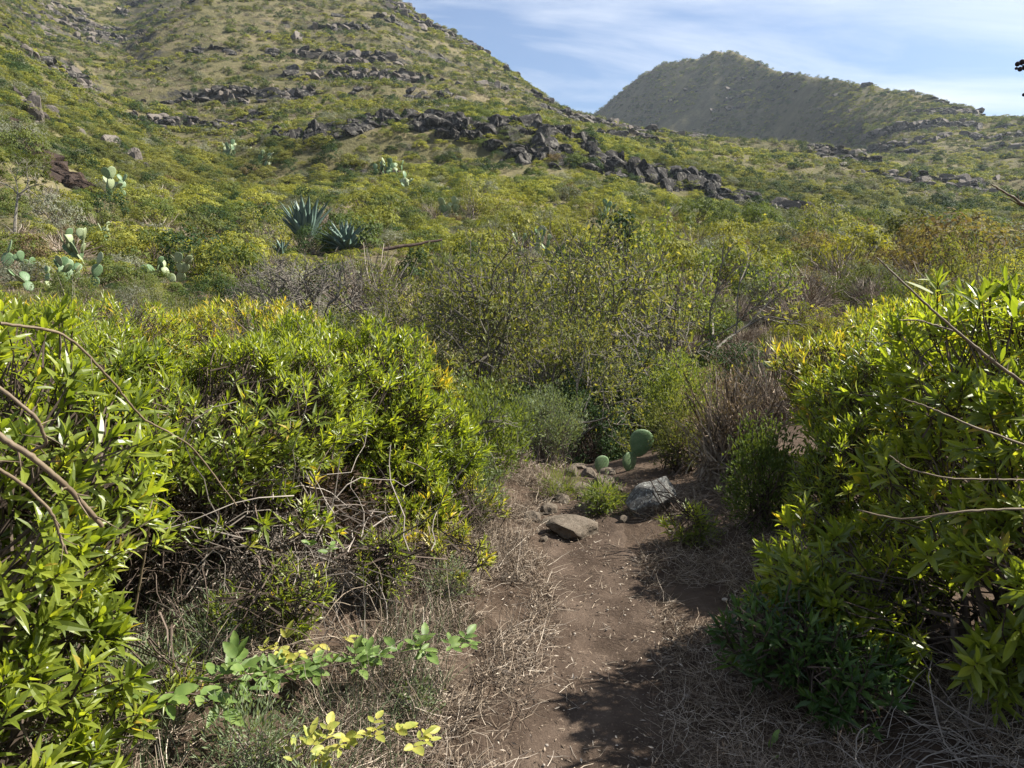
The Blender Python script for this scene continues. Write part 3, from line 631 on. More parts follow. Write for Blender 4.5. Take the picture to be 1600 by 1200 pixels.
bush('leafy_bush', 'yellowing thin-leaved bush in the back row below the bare grey shrub', [((-2.0, 5.6, .92), (.75, .6, .32)), ((-1.25, 5.4, .58), (.5, .45, .30)), ((-.72, 5.2, .66), (.42, .4, .36))], 1300, 'leaf_yellow', 'yel', .075, .016, 9, 1, .7, 120, .2, 'bush', GL, 1.0, .12, inner=.15)
bush('leafy_bush', 'olive bush in the back row at the far left with sparse small leaves', [((-3.6, 4.9, 1.02), (.9, .8, .36)), ((-2.7, 5.0, 1.0), (.7, .7, .33)), ((-2.9, 4.1, 1.0), (.7, .5, .3))], 1700, 'leaf', 'olive', .068, .012, 10, 1, .8, 120, .2, 'bush', GL, 1.1, .12)
bush('leafy_bush', 'little bright yellow-green bush at the left edge of the path', [((-.28, 3.3, .26), (.17, .16, .13)), ((-.42, 3.42, .22), (.15, .15, .11))], 110, 'leaf_yellow', 'small', .058, .012, 11, 1, 1.0, 60, .05, 'bush', GL, .9, .05)
bush('leafy_bush', 'large bush closest on the right, broad leaves glowing at the top and dark below', [((2.1, 2.6, 1.08), (.72, .7, .42)), ((1.72, 2.55, .72), (.42, .45, .38)), ((1.85, 2.1, .75), (.45, .42, .40)), ((1.32, 2.8, .34), (.32, .36, .27)), ((1.62, 2.3, .42), (.33, .3, .28))], 2300, 'leaf', 'nearr', .080, .018, 11, 2, .45, 290, .04, 'bush', GRt, 1.2, yel=.03, inner=.45)
bush('leafy_bush', 'second bush on the right with a flat sunlit yellow-tipped top', [((2.55, 4.0, 1.0), (.8, .6, .36)), ((2.0, 3.8, .78), (.45, .42, .36)), ((1.72, 3.5, .5), (.33, .35, .33))], 2100, 'leaf', 'mid', .066, .0135, 11, 1, .7, 230, .1, 'bush', GRt, 1.0, yel=.08)
bush('leafy_bush', 'low end of the right-hand bushes, thin yellow tips over dark dead leaves', [((2.1, 4.9, .84), (.42, .42, .26)), ((2.8, 5.2, .98), (.7, .5, .3))], 800, 'leaf_yellow', 'yel', .075, .015, 10, 1, .8, 120, .3, 'bush', GRt, .9, inner=.15)
bush('leafy_sapling', 'thin-leaved yellow-green sprout growing up in front of the dark hollow', [((-.78, 2.55, .42), (.12, .1, .16)), ((-.95, 2.5, .36), (.12, .1, .12))], 60, 'leaf', 'sprout', .05, .009, 9, 1, .9, 30, .05, 'sprout', None, 1.2)
bush('leafy_sapling', 'narrow-leaved sprout low beside the closest left bush', [((-1.05, 2.1, .32), (.14, .12, .14))], 46, 'leaf', 'sprout', .05, .009, 9, 1, .9, 30, .05, 'sprout', None, 1.2)
bush('leafy_sapling', 'leafy yellow-green sprout under the right end of the wide bush', [((-.52, 2.95, .38), (.13, .12, .14))], 50, 'leaf', 'sprout', .05, .009, 9, 1, .9, 30, .05, 'sprout', None, 1.2)
bush('leafy_sapling', 'sparse green regrowth at the foot of the round dense bush', [((-.42, 3.75, .22), (.2, .16, .16)), ((-.2, 4.1, .22), (.16, .16, .16))], 130, 'leaf_yellow', 'small', .058, .012, 11, 1, 1.0, 60, .05, 'bush', GL, .9, .05)
bush('leafy_sapling', 'small spray of dark leaves leaning out at the right edge of the path', [((.98, 2.55, .26), (.22, .22, .15)), ((1.12, 2.35, .2), (.2, .2, .14))], 150, 'leaf_dark', 'dark', .075, .018, 9, 1, .6, 90, .03, 'bush', GRt, 1.2)
bush('leafy_sapling', 'single pale-leaved seedling beside the large grey boulder', [((.98, 4.05, .13), (.13, .12, .09))], 34, 'leaf', 'seed', .075, .014, 9, 1, .9, 30, .02, 'seedling', None, 1.2)

# feathery / fine leaved shrubs
def fine_shrub(name, label, c, rad, n, mat, lw=(.03, .004), tw='twig_dark', group=None, cat='shrub', ntwig=120, depth=(.35, 1.0), zmin=.02, up=.6, clump=14, twig_r=.0016):
    c = np.array(c); rad = np.array(rad); base = np.array([c[0], c[1], h1(c[0], c[1])])
    root = link(name, None, None, Vector(base)); tag(root, label, cat, group)
    d = randdir(n // clump * 2); p = c + d * rad * (U(depth[0], depth[1], len(d)) * (1 + .2 * fbm(d[:, 0] * 3 + c[0], d[:, 1] * 3, d[:, 2] * 3)))[:, None]
    p = p[p[:, 2] > height(p[:, 0], p[:, 1]) + zmin][:n // clump]
    q = np.repeat(p, clump, 0) + rng.normal(size=(len(p) * clump, 3)) * lw[0] * .8; dd = nrm(nrm(q - base - np.array([0, 0, .1])) * .7 + rng.normal(size=q.shape) * .5 + np.array([0, 0, up * .5]))
    g = Geo(); V, f, a = leaves(q - base, dd, randdir(len(q)), lw[0] * U(.6, 1.3, len(q)), lw[1] * U(.7, 1.3, len(q)), .1, 0, v=np.clip(np.repeat(U(0.1, .9, len(p)), clump) + U(-.15, .15, len(q)), 0, 1)); g.add(V, f, a)
    o = link('foliage', g.mesh('foliage', [M[mat]]), root); o['kind'] = 'stuff'
    if ntwig:
        k = rng.integers(len(p), size=ntwig); t = np.linspace(0, 1, 6)[None, :, None]
        b0 = np.concatenate([rng.normal(size=(ntwig, 2)) * rad[:2] * .25, np.zeros((ntwig, 1))], 1)
        br = b0[:, None] * (1 - t) + (p[k] - base)[:, None] * t + rng.normal(size=(ntwig, 6, 3)) * .03 * np.sin(t * 3.14) ; g = Geo(); V, f, a = tubes(br, np.linspace(3, 1, 6)[None, :] * twig_r * U(.5, 1.5, (ntwig, 1)), 3); g.add(V, f, a)
        o = link('twigs', g.mesh('twigs', [M[tw]]), root); o['kind'] = 'stuff'
    return root
fine_shrub('feathery_shrub', 'light green feathery shrub between the round bush and the path', (-.22, 5.1, .38), (.38, .4, .42), 7000, 'feather', (.036, .011), 'twig', None, 'shrub', 120, up=1)
fine_shrub('feathery_shrub', 'grey-green feathery shrub low under the round bush', (-.30, 4.4, .22), (.28, .3, .25), 4500, 'grey_leaf', (.025, .008), 'twig', None, 'shrub', 120, up=1)
fine_shrub('silvery_shrub', 'silvery grey shrub at the foot of the dark thicket beyond the rocks', (.30, 6.2, .22), (.34, .3, .34), 7000, 'grey_leaf', (.03, .006), 'twig', None, 'shrub', 160)
fine_shrub('fine_leaved_shrub', 'fresh green fine-leaved shrub in the shade at the right of the path', (1.42, 4.1, .36), (.22, .26, .38), 4500, 's_green', (.03, .010), 'twig_dark', None, 'shrub', 80)
fine_shrub('fine_leaved_shrub', 'yellow-green fine-leaved shrub just behind the cactus pads', (1.42, 6.3, .42), (.34, .35, .42), 7000, 'feather', (.034, .011), 'twig', None, 'shrub', 100)
fine_shrub('fine_leaved_shrub', 'dark olive fine-leaved shrub above the large grey boulder', (1.28, 5.5, .32), (.26, .3, .34), 5000, 's_olive', (.028, .008), 'twig_dark', None, 'shrub', 120)
fine_shrub('dry_twiggy_shrub', 'pale dry twiggy shrub with a tangle of bare stems right of the boulder', (1.5, 5.0, .48), (.44, .42, .5), 4200, 's_dry', (.035, .005), 'straw', None, 'shrub', 420, up=.3, twig_r=.0022)
fine_shrub('feathery_shrub', 'bright ferny tufts hanging over the rocky step', (.60, 4.75, .02), (.12, .14, .10), 1200, 'feather', (.045, .008), 'twig', None, 'shrub', 40, up=1)
fine_shrub('feathery_shrub', 'green tuft growing between the stones of the rocky step', (.33, 5.0, .04), (.1, .08, .1), 700, 'feather', (.06, .004), 'twig', None, 'shrub', 10, up=2, zmin=0)

fine_shrub('dead_shrub', 'dead brown leaves added to deepen the shade of the hollow under the wide left bush', (-1.3, 3.35, .38), (.75, .38, .36), 15000, 'dead', (.03, .009), 'twig_dark', None, 'dead shrub', 260, up=.2, depth=(.5, 1.0))  # dark leaf colour stands in for deep shade here, besides real dead leaves
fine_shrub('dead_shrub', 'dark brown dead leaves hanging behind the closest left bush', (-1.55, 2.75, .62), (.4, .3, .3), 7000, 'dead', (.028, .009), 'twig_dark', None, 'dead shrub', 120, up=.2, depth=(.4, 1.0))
for k, (px, py, Y, w, n, lab) in enumerate([(385, 1130, 1.95, .16, 1500, 'grey-green ferny weed at the bottom left of the dry bank'), (225, 1010, 2.15, .15, 1300, 'grey-green ferny weed beside the closest left bush'), (480, 1190, 1.8, .13, 1100, 'low grey-green weed under the yellow bramble'),
        (330, 905, 2.45, .13, 1000, 'pale ferny weed in front of the dark hollow'), (700, 905, 3.2, .12, 900, 'thin pale weed right of the bright little bush'), (650, 1075, 2.35, .08, 500, 'wisp of green weed beside the bramble tip'), (1100, 830, 4.0, .10, 700, 'ferny seedling right of the grey boulder'), (730, 830, 4.2, .16, 1300, 'pale green weed at the foot of the round dense bush')]):
    p = at(px, py, Y); fine_shrub('ferny_weed', lab, (p.x, Y, h1(p.x, Y) + w * .55), (w, w * .8, w * .9), n, 'grey_leaf' if k != 6 else 'feather', (.024, .0045), 'twig', 'ferny weeds among the dry grass', 'weed', 26, up=1.6, clump=10, twig_r=.0009)
# dark hollow with bare twigs under the wide bush
def twig_tangle(name, label, c, rad, n, mat, rr=(.0015, .004), L=(.25, .6), wob=.35, grav=.12, group=None, cat='dead twigs', M_=7, updir=.3):
    c = np.array(c); base = np.array([c[0], c[1], h1(c[0], c[1])])
    s = c + rng.normal(size=(n, 3)) * np.array(rad) * .5; s[:, 2] = np.maximum(s[:, 2], height(s[:, 0], s[:, 1]))
    P, _ = curl(s - base, rng.normal(size=(n, 3)) + np.array([0, 0, updir]), U(*L, n), M_, wob, grav)
    P[..., 2] = np.maximum(P[..., 2], (height(P[..., 0].ravel() + base[0], P[..., 1].ravel() + base[1]).reshape(P.shape[:2]) - base[2] + .004))
    g = Geo(); V, f, a = tubes(P, np.linspace(1, .45, M_)[None, :] * U(*rr, (n, 1)), 4); g.add(V, f, a)
    o = link(name, g.mesh(name, [M[mat]]), None, Vector(base)); tag(o, label, cat, group, 'stuff'); return o
twig_tangle('twig_tangle', 'tangle of bare curved twigs in the dark hollow under the left bush', (-.98, 2.95, .42), (.42, .3, .26), 300, 'twig', (.0015, .004), (.25, .65), .3, .1)
twig_tangle('twig_tangle', 'brown dead twigs behind the closest left bush', (-1.35, 2.7, .5), (.3, .25, .3), 260, 'twig_dark', (.001, .003), (.2, .45), .3, .05)
twig_tangle('twig_tangle', 'pale dead sticks lying on the bank in front of the dark hollow', (-.9, 2.45, .25), (.45, .25, .06), 160, 'straw', (.001, .003), (.15, .45), .22, .15, updir=.1)
twig_tangle('twig_tangle', 'bare sticks lying in the shade under the large right bush', (1.4, 2.1, .10), (.42, .25, .06), 170, 'twig', (.001, .0032), (.15, .5), .2, .14, updir=.1)

# ------------------------------------------------------------------ ground litter, dry grass, pebbles
def strands(name, label, sampler, n, L, wd, lift, mat, wob=.3, green=False, segs=4, z0=.01, kind='stuff', cat=None):
    x, y = sampler(n); n = len(x); z = height(x, y) + z0
    d = np.stack([rng.normal(size=n), rng.normal(size=n), np.abs(rng.normal(size=n)) * lift], 1)
    P, _ = curl(np.stack([x, y, z], 1), d, U(*L, n), segs, wob, .05 if lift < 1 else .0)
    gz = height(P[..., 0].ravel(), P[..., 1].ravel()).reshape(P.shape[:2]) + .004
    P[..., 2] = np.maximum(P[..., 2], gz)
    g = Geo(); V, f, a = tubes(P, np.linspace(1, .35, segs)[None, :] * U(*wd, (n, 1)), 3); g.add(V, f, a)
    o = link(name, g.mesh(name, [M[mat]])); tag(o, label, cat, None, kind); return o
def bank(side, lo, hi, y0, y1, power=1.0):
    def f(n):
        y = y0 + (y1 - y0) * rng.random(n) ** 1.25; d = lo + (hi - lo) * rng.random(n) ** power
        k = vnoise(y * 2.2 + 9 * side, d * 4, 3) + .7 * vnoise(y * 9, d * 9, 8) > -.28
        return (path_x(y) + side * d)[k], y[k]
    return f
strands('dry_grass', 'matted dry grass on the left bank', bank(-1, .24, 1.25, 1.9, 5.6, .8), 26000, (.05, .17), (.0008, .0018), .5, 'straw', .35)
strands('dry_grass', 'matted dry grass further left under the bushes', bank(-1, 1.0, 2.4, 1.6, 4.6), 12000, (.06, .2), (.0008, .002), .6, 'straw', .35)
strands('dry_grass', 'grey dry grass and stalks on the right bank', bank(1, .2, 1.3, 1.7, 5.0, .8), 19000, (.04, .15), (.0007, .0016), .3, 'straw', .35)
strands('fallen_stalks', 'loose straw and stalks on the path', bank(1, -.5, .6, 1.7, 5.4), 2600, (.02, .1), (.0008, .0018), .1, 'straw', .2)
strands('dry_grass', 'wiry standing stalks on the left bank', bank(-1, .4, 1.3, 2.2, 5.4), 1500, (.15, .38), (.0008, .0016), 2.5, 'straw', .14, segs=6)
strands('green_grass', 'thin green grass blades on the left bank', bank(-1, .55, 1.9, 1.75, 3.0), 2600, (.08, .2), (.0010, .002), 2.8, 'grey_leaf', .12, segs=5)
strands('dry_grass', 'dry grass around the rocky step', bank(-1, .15, 1.0, 4.8, 8.0), 4000, (.06, .18), (.0012, .003), .8, 'straw', .3)
def dead_stems():
    g = Geo(); x, y = bank(-1, .35, 1.2, 2.3, 5.0, .9)(170); n = len(x); z = height(x, y)
    P, d = curl(np.stack([x, y, z], 1), np.stack([rng.normal(size=n) * .35, rng.normal(size=n) * .35, np.ones(n)], 1), U(.12, .32, n), 6, .12)
    V, f, a = tubes(P, np.linspace(1, .5, 6)[None, :] * U(.0009, .0016, (n, 1)), 3); g.add(V, f, a)
    q = np.repeat(P[:, -1], 9, 0) + rng.normal(size=(n * 9, 3)) * .008
    V, f, a = leaves(q, randdir(len(q)), randdir(len(q)), U(.006, .014, len(q)), .004, .1, 0); g.add(V, f, a)
    tag(link('dead_stems', g.mesh('dead_stems', [M['straw']])), 'dead stems with small seed heads on the left bank', kind='stuff')
dead_stems()
def flakes(name, label, sampler, n, L, mat, z0=.008):
    x, y = sampler(n); n = len(x); z = height(x, y) + z0 + .012
    d = rng.normal(size=(n, 3)) * np.array([1, 1, .25]); V, f, a = leaves(np.stack([x, y, z], 1), d, np.array([0, 0, 1.]) + rng.normal(size=(n, 3)) * .35, U(*L, n), U(*L, n) * .3, U(-.3, .3, n), 1)
    g = Geo(); g.add(V, f, a); o = link(name, g.mesh(name, [M[mat]])); tag(o, label, kind='stuff')
flakes('fallen_leaves', 'small dry leaves scattered over the path and banks', bank(1, -.9, 1.3, 1.7, 5.2), 5200, (.008, .028), 'straw')
flakes('fallen_leaves', 'pale dry leaf bits on the left bank', bank(-1, .3, 1.8, 1.7, 5.2), 7000, (.008, .03), 'straw', .012)
flakes('fallen_leaves', 'dark dead leaves on the left bank', bank(-1, .3, 2.0, 1.7, 5.2), 6000, (.012, .04), 'twig_dark')
def pebbles():
    g = Geo(); v, f = ICO[2]; n = 700
    x, y = bank(1, -.6, 1.0, 1.7, 5.4)(n)
    for i in range(len(x)):
        s = .002 + .006 * rng.random() ** 3 + (.012 if rng.random() < .03 else 0)
        vv = v * np.array([U(.7, 1.2), U(.7, 1.2), U(.5, .8)]) * s; vv = vv + np.array([x[i], y[i], h1(x[i], y[i]) + .014]); g.add(vv, [f], np.full(len(v), rng.random()))
    tag(link('pebbles', g.mesh('pebbles', [M['twig']])), 'small pebbles pressed into the path', kind='stuff')
pebbles()

# ------------------------------------------------------------------ brambles with separate leaves
def blade(name, mat, ratio=.62, k=9, teeth=True):
    ts = np.linspace(0, 1, k); w = ratio * np.sin(np.pi * ts ** .8) ** .75 * .5; w[0] = .01; w[-1] = .0
    rows = []
    for i, t in enumerate(ts):
        ww = w[i] * (1 + (.08 if i % 2 else -.05)); dn = .16 * ww; z = -.12 * t * t
        vein = .012 if i % 2 else -.008
        rows += [(-ww, t, z + dn * 1.4), (-ww * .5, t - .02, z + dn * .5 + vein), (0, t, z), (ww * .5, t - .02, z + dn * .5 + vein), (ww, t, z + dn * 1.4)]
    V = np.array(rows); i = np.arange(k * 5).reshape(k, 5); q = np.stack([i[:-1, :-1], i[:-1, 1:], i[1:, 1:], i[1:, :-1]], -1).reshape(-1, 4)
    return make_mesh(name, V, [q], [mat], v=np.repeat(U(.2, .8, k), 5), smooth=True)
BL = {m: [blade('leaf', M[m], r) for r in (.38, .46, .55)] for m in ('leaf_bramble', 'leaf_bramble_yellow')}
def bramble(name, label, pts, nleaf, ls, mat='leaf_bramble', cat='bramble', side=.05, tri=True, stem='twig_dark', r0=.003):
    pts = np.array([p[:] for p in pts]); t = np.linspace(0, len(pts) - 1, 14); P = np.stack([np.interp(t, range(len(pts)), pts[:, k]) for k in range(3)], 1)
    base = P[0].copy(); base[2] = h1(base[0], base[1]); root = link(name, None, None, Vector(base)); tag(root, label, cat)
    V, f, a = tubes((P - base)[None], np.linspace(r0, r0 * .5, 14)[None], 5); g = Geo(); g.add(V, f, a); link('stem', g.mesh('stem', [M[stem]]), root)
    for i in range(nleaf):
        k = U(.3, 13); j = int(min(k, 12)); p = P[j] + (P[j+1] - P[j]) * (k - j); tdir = nrm(P[j+1] - P[j])
        sd = np.array([-tdir[1], tdir[0], 0]) * (1 if i % 2 else -1)
        d = nrm(sd * 1 + tdir * .5 + rng.normal(size=3) * .35 + np.array([0, 0, .25])); c = p + d * side * U(.3, 1.2)
        for q in ([0, -1.15, 1.15] if tri else [0]):
            dd = Vector(d); dd.rotate(Matrix.Rotation(q, 3, 'Z')); dd.normalize()
            o = bpy.data.objects.new('leaf', BL[mat][rng.integers(3)]); COL.objects.link(o); o.parent = root; o.location = Vector(c - base) + (Vector(d) * ls * .3 if q == 0 else Vector())
            up = Vector((U(-.6, .6) + .2, U(-.9, .2), 1)).normalized(); x = dd.cross(up).normalized(); up = x.cross(dd)
            o.rotation_mode = 'QUATERNION'; o.rotation_quaternion = Matrix((x, dd, up)).transposed().to_quaternion(); s = ls * U(.7, 1.2) * (1 if q == 0 else .8); o.scale = (s,) * 3
bramble('bramble', 'green serrated bramble shoot arching over the dry bank toward the path', [at(330, 1060, 2.2), at(420, 1055, 2.25), at(520, 1040, 2.3), at(620, 1020, 2.4), at(735, 1003, 2.5)], 62, .056, side=.03)
bramble('bramble', 'yellow bramble leaves at the bottom edge left of the path', [at(430, 1210, 1.9), at(520, 1150, 1.95), at(590, 1140, 1.95), at(660, 1165, 1.9)], 26, .045, 'leaf_bramble_yellow')
bramble('bramble', 'pale yellow bramble leaves in front of the dark hollow', [at(400, 1040, 2.3), at(440, 1010, 2.35), at(490, 1000, 2.4), at(545, 1005, 2.4)], 9, .045, 'leaf_bramble_yellow')
bramble('bramble', 'large round bramble leaves at lower left above the dry grass', [at(200, 1110, 1.9), at(270, 1080, 1.95), at(340, 1090, 2.0), at(380, 1040, 2.05)], 11, .075)
bramble('leaf_spray', 'single spray of small pale green leaves over the bare twigs', [at(480, 850, 2.5), at(500, 855, 2.5), at(520, 865, 2.5)], 5, .04, side=.03, cat='leaf spray')
bramble('seedling', 'two-leaved seedling on the shaded ground right of the path', [at(1195, 1195, 2.2), at(1203, 1175, 2.2), at(1205, 1150, 2.2)], 4, .04, side=.02, tri=False, cat='seedling')

# canes and bare stems across the frame edges
def stem(name, label, pts, r0, r1, mat='cane', cat='stem', group=None, buds=0):
    pts = np.array([at(*p)[:] for p in pts]); n = 10 * (len(pts) - 1) + 1; t = np.linspace(0, len(pts) - 1, n)
    P = np.stack([pchip(list(range(len(pts))), pts[:, k], t) for k in range(3)], 1) + rng.normal(size=(n, 3)) * .0006
    base = P[0].copy(); rad = np.linspace(r0, r1, n); rad[::9] *= 1.15
    V, f, a = tubes((P - base)[None], rad[None], 8); g = Geo(); g.add(V, f, a)
    k = rng.integers(3, n - 2, size=7); st, _ = curl(P[k] - base, (P[k + 1] - P[k]) / np.linalg.norm(P[k + 1] - P[k], axis=1)[:, None] + rng.normal(size=(7, 3)) * .7, U(.012, .06, 7), 4, .15); V, f, a = tubes(st, np.array([[.45, .35, .25, .1]]) * rad[k][:, None], 5); g.add(V, f, a)
    o = link(name, g.mesh(name, [M[mat]], True), None, Vector(base)); tag(o, label, cat, group); return o
GC = 'bare canes sticking out of the bushes'
stem('cane', 'thick tan cane crossing the left edge low down', [(-120, 600, 1.15), (0, 682, 1.2), (60, 722, 1.22), (115, 772, 1.26), (160, 822, 1.3)], .0056, .0042, group=GC)
stem('cane', 'thin grey cane below the thick tan cane at the left edge', [(-90, 700, 1.1), (0, 735, 1.15), (45, 765, 1.18), (85, 812, 1.2), (103, 865, 1.22)], .0032, .0022, group=GC)
stem('cane', 'long thin brown cane arching over the wide left bush', [(0, 505, 1.6), (90, 520, 1.7), (170, 590, 1.8), (220, 650, 1.9), (300, 700, 2.1), (370, 790, 2.2)], .0035, .0022, group=GC)
stem('cane', 'pale curved cane looping from the left edge at mid height', [(-30, 590, 1.4), (15, 618, 1.4), (60, 660, 1.42), (72, 690, 1.44), (50, 705, 1.45)], .004, .003, group=GC)
stem('cane', 'straight dark cane rising to the left out of the right bush top', [(1680, 660, 2.1), (1600, 600, 2.1), (1540, 555, 2.1), (1480, 505, 2.12), (1420, 450, 2.15), (1370, 403, 2.2)], .006, .002, group=GC)
stem('cane', 'pale thorny cane reaching in from the right edge over the hillside', [(1700, 372, 1.4), (1640, 342, 1.4), (1600, 320, 1.4), (1575, 303, 1.4), (1548, 288, 1.4)], .0045, .0012, group=GC)
stem('cane', 'long tan cane sagging across the dark right bush', [(1700, 800, 1.9), (1600, 795, 1.9), (1500, 800, 1.9), (1400, 810, 1.95), (1340, 797, 2.0)], .004, .002, group=GC)
stem('cane', 'thin whitish cane across the lit leaves of the right bush', [(1700, 735, 1.9), (1600, 695, 1.9), (1510, 662, 1.92), (1460, 640, 1.95), (1410, 622, 2.0)], .0035, .0018, group=GC)
stem('cane', 'thin tan cane lower on the right bush ending in a fork', [(1700, 760, 2.0), (1600, 750, 2.0), (1500, 748, 2.0), (1420, 732, 2.05), (1390, 712, 2.1)], .003, .0016, group=GC)
stem('cane', 'pale hooked cane below the straight dark cane', [(1500, 520, 2.2), (1460, 508, 2.2), (1430, 500, 2.2), (1405, 500, 2.2)], .003, .0014, group=GC)
stem('cane', 'tall thin green stalk standing in front of the dark left hollow', [(210, 960, 2.1), (222, 890, 2.1), (232, 820, 2.1), (240, 770, 2.15)], .0035, .002, group=GC)
# seed heads at the top right
sr = link('seed_head', None, None, at(1640, 130, 1.3)); tag(sr, 'dry stalk with small black seed heads poking in at the top right edge', 'seed head')
for (px, py, rr_) in [(1590, 100, .004), (1597, 97, .0045), (1594, 108, .004), (1602, 105, .005), (1600, 148, .003), (1588, 107, .0025)]:
    p = at(px, py, 1.3); b = at(1625, 118, 1.3); o = sr.location
    P = np.array([[b - o, (b + p) / 2 - o + Vector((0, 0, .004)), p - o]]); g = Geo(); V, f, a = tubes(P, np.array([[.0009, .0007, .0006]]), 4); g.add(V, f, a)
    v, f = ICO[2]; g.add(v * rr_ + np.array((p - o)[:]), [f]); link('seed', g.mesh('seed', [M['seed']]), sr)
P = np.array([[(at(1625, 118, 1.3) - sr.location)[:], (at(1660, 150, 1.3) - sr.location)[:], (at(1720, 300, 1.3) - sr.location)[:], (at(1760, 700, 1.5) - sr.location)[:]]])
g = Geo(); V, f, a = tubes(P, np.array([[.001, .0015, .002, .003]]), 5); g.add(V, f, a); link('stem', g.mesh('stem', [M['twig']]), sr)

# forked bare branch with leaf tufts between round bush and path
def bare_shrub(name, label, base, levels, n0, spread, leafmat=None, K=7, L=.05, Wd=.014, tw='bark', cat='shrub', group=None, leafprob=1., lscale=1., up=.5, bend=None):
    base = np.array(base[:]); root = link(name, None, None, Vector(base)); tag(root, label, cat, group)
    sk, tips, td = skeleton((0, 0, 0), n0, levels, spread, up); g = Geo()
    for i, (P, rd) in enumerate(sk):
        V, f, a = tubes(P, rd, 6 if i == 0 else (4 if i < 3 else 3)); g.add(V, f, a)
    link('branches', g.mesh('branches', [M[tw]]), root)
    if leafmat:
        k = rng.random(len(tips)) < leafprob; V, f, a = shoot_geo(tips[k], td[k], lscale, K, L, Wd, 1, 1.2); g = Geo(); g.add(V, f, a)
        o = link('foliage', g.mesh('foliage', [M[leafmat]]), root); o['kind'] = 'stuff'
    return root
b = bare_shrub('bare_branch', 'forked pale branch with tiny leaf tufts leaning over the path from the left', at(735, 728, 4.9), [(.26, 3, .016, .12), (.2, 3, .010, .15), (.15, 2, .006, .15), (.09, 0, .004, .1)], 1, .15, 'feather', 7, .035, .01, 'bark', 'branch', up=.8)
b.rotation_euler = (0, R(28), 0)
bare_shrub('bare_grey_shrub', 'wide dome of bare grey branches on short thick trunks at left centre', ground_px(480, 548, 8), [(.55, 3, .042, .08), (.4, 3, .022, .12), (.32, 3, .013, .15), (.26, 3, .008, .18), (.2, 2, .005, .2), (.14, 0, .0035, .2)], 7, .42, None, tw='bark', up=.3)
bare_shrub('bare_grey_shrub', 'smaller thin bare shrub beside the wide grey dome on its right', ground_px(570, 535, 8), [(.4, 3, .025, .14), (.3, 3, .015, .18), (.24, 3, .009, .2), (.18, 2, .005, .2), (.12, 0, .003, .2)], 5, .7, None, tw='bark', up=.2)

# ------------------------------------------------------------------ agaves and prickly pears
def agave_leaf(i):
    k = 9; ts = np.linspace(0, 1, k); w = .095 * (1 - ts ** 2.2) * (.75 + .5 * np.sin(np.pi * ts ** .7)) ; w[-1] = .002
    rows = []
    for t, ww in zip(ts, w):
        th = .02 * (1 - t) + .002; b = (.10 * i) * t * t
        rows += [(-ww, b * -1 + ww * .55, t), (0, -b, t), (ww, b * -1 + ww * .55, t), (0, -b - th, t)]
    V = np.array(rows); ii = np.arange(k * 4).reshape(k, 4); q = np.stack([ii[:-1], np.roll(ii, -1, 1)[:-1], np.roll(ii, -1, 1)[1:], ii[1:]], -1).reshape(-1, 4)
    return make_mesh('agave_leaf', V, [q], [M['agave']], smooth=True)
AG = [agave_leaf(i) for i in (0, 1, 2, -1)]
def agave(label, px, py, size, n=34, upright=.35, seedrot=0, open_=1.25):
    p = ground_px(px, py, 12); root = link('agave', None, None, p, sc=size); tag(root, label, 'agave', 'blue-green agaves on the slope')
    for i in range(n):
        t = i / n; th = upright * .3 + (open_ - upright * .3) * t ** .9 + U(-.08, .08); ph = i * 2.4 + seedrot
        o = bpy.data.objects.new('leaf', AG[rng.integers(4)]); COL.objects.link(o); o.parent = root
        o.rotation_euler = (th, 0, ph); s = U(.85, 1.1) * (.8 + .25 * math.sin(t * 3)); o.scale = (s * 1.1, s, s); o.location = (math.sin(ph) * .05 * t, -math.cos(ph) * .05 * t, .02)
a1 = ground_px(540, 392, 12)
agave('tall upright agave, left one of the pair above the bare grey shrub', 478, 385, 80 / F * a1.y, 52, .2, 0, .62)
agave('spreading agave, right one of the pair above the bare grey shrub', 540, 394, 52 / F * a1.y, 52, .3, 1, 1.3)
agave('small agave half hidden at the left foot of the tall upright agave', 440, 400, 28 / F * a1.y, 16, .4, 2, 1.0)

def pad_mesh(mat, seed):
    v, f = ICO[3]; v = v.copy(); t = v[:, 2]
    v[:, 0] *= (.36 + .10 * t); v[:, 1] *= .075 * (1 - .25 * t); v[:, 2] = v[:, 2] * .5 + .5
    rr_ = np.random.default_rng(seed); v[:, 1] += .05 * v[:, 0] * rr_.normal() + .06 * (v[:, 2] - .5) ** 2 * rr_.normal() * 2
    g = Geo(); g.add(v, [f])
    # areoles with short spines, both faces
    n = 34; gx, gz = [], []
    for r_ in range(6):
        for c_ in range(-2, 3):
            z = .14 + r_ * .14; x = (c_ + (.5 if r_ % 2 else 0)) * .14
            if abs(x) < .8 * (.36 + .1 * (2 * z - 1)) * math.sqrt(max(0, 1 - (2 * z - 1) ** 2)): gx.append(x); gz.append(z)
    gx = np.array(gx); gz = np.array(gz)
    for sg in (-1, 1):
        tt = 2 * gz - 1; yy = sg * .075 * (1 - .25 * tt) * np.sqrt(np.maximum(0, 1 - tt ** 2 - (gx / (.36 + .1 * tt)) ** 2))
        b_ = np.stack([gx, yy, gz], 1); d_ = np.stack([gx * .3, np.full(len(gx), sg * 1.), np.full(len(gx), .25)], 1)
        V, f2, a = tubes(np.stack([b_, b_ + nrm(d_) * .05], 1), np.array([[.011, .002]]), 4); g.add(V, f2, a, 1)
    me = g.mesh('cactus_pad', [M[mat], M['straw']], True); return me
PADS = {'pad': [pad_mesh('pad', i) for i in range(3)], 'pad_pale': [pad_mesh('pad_pale', i + 5) for i in range(3)]}
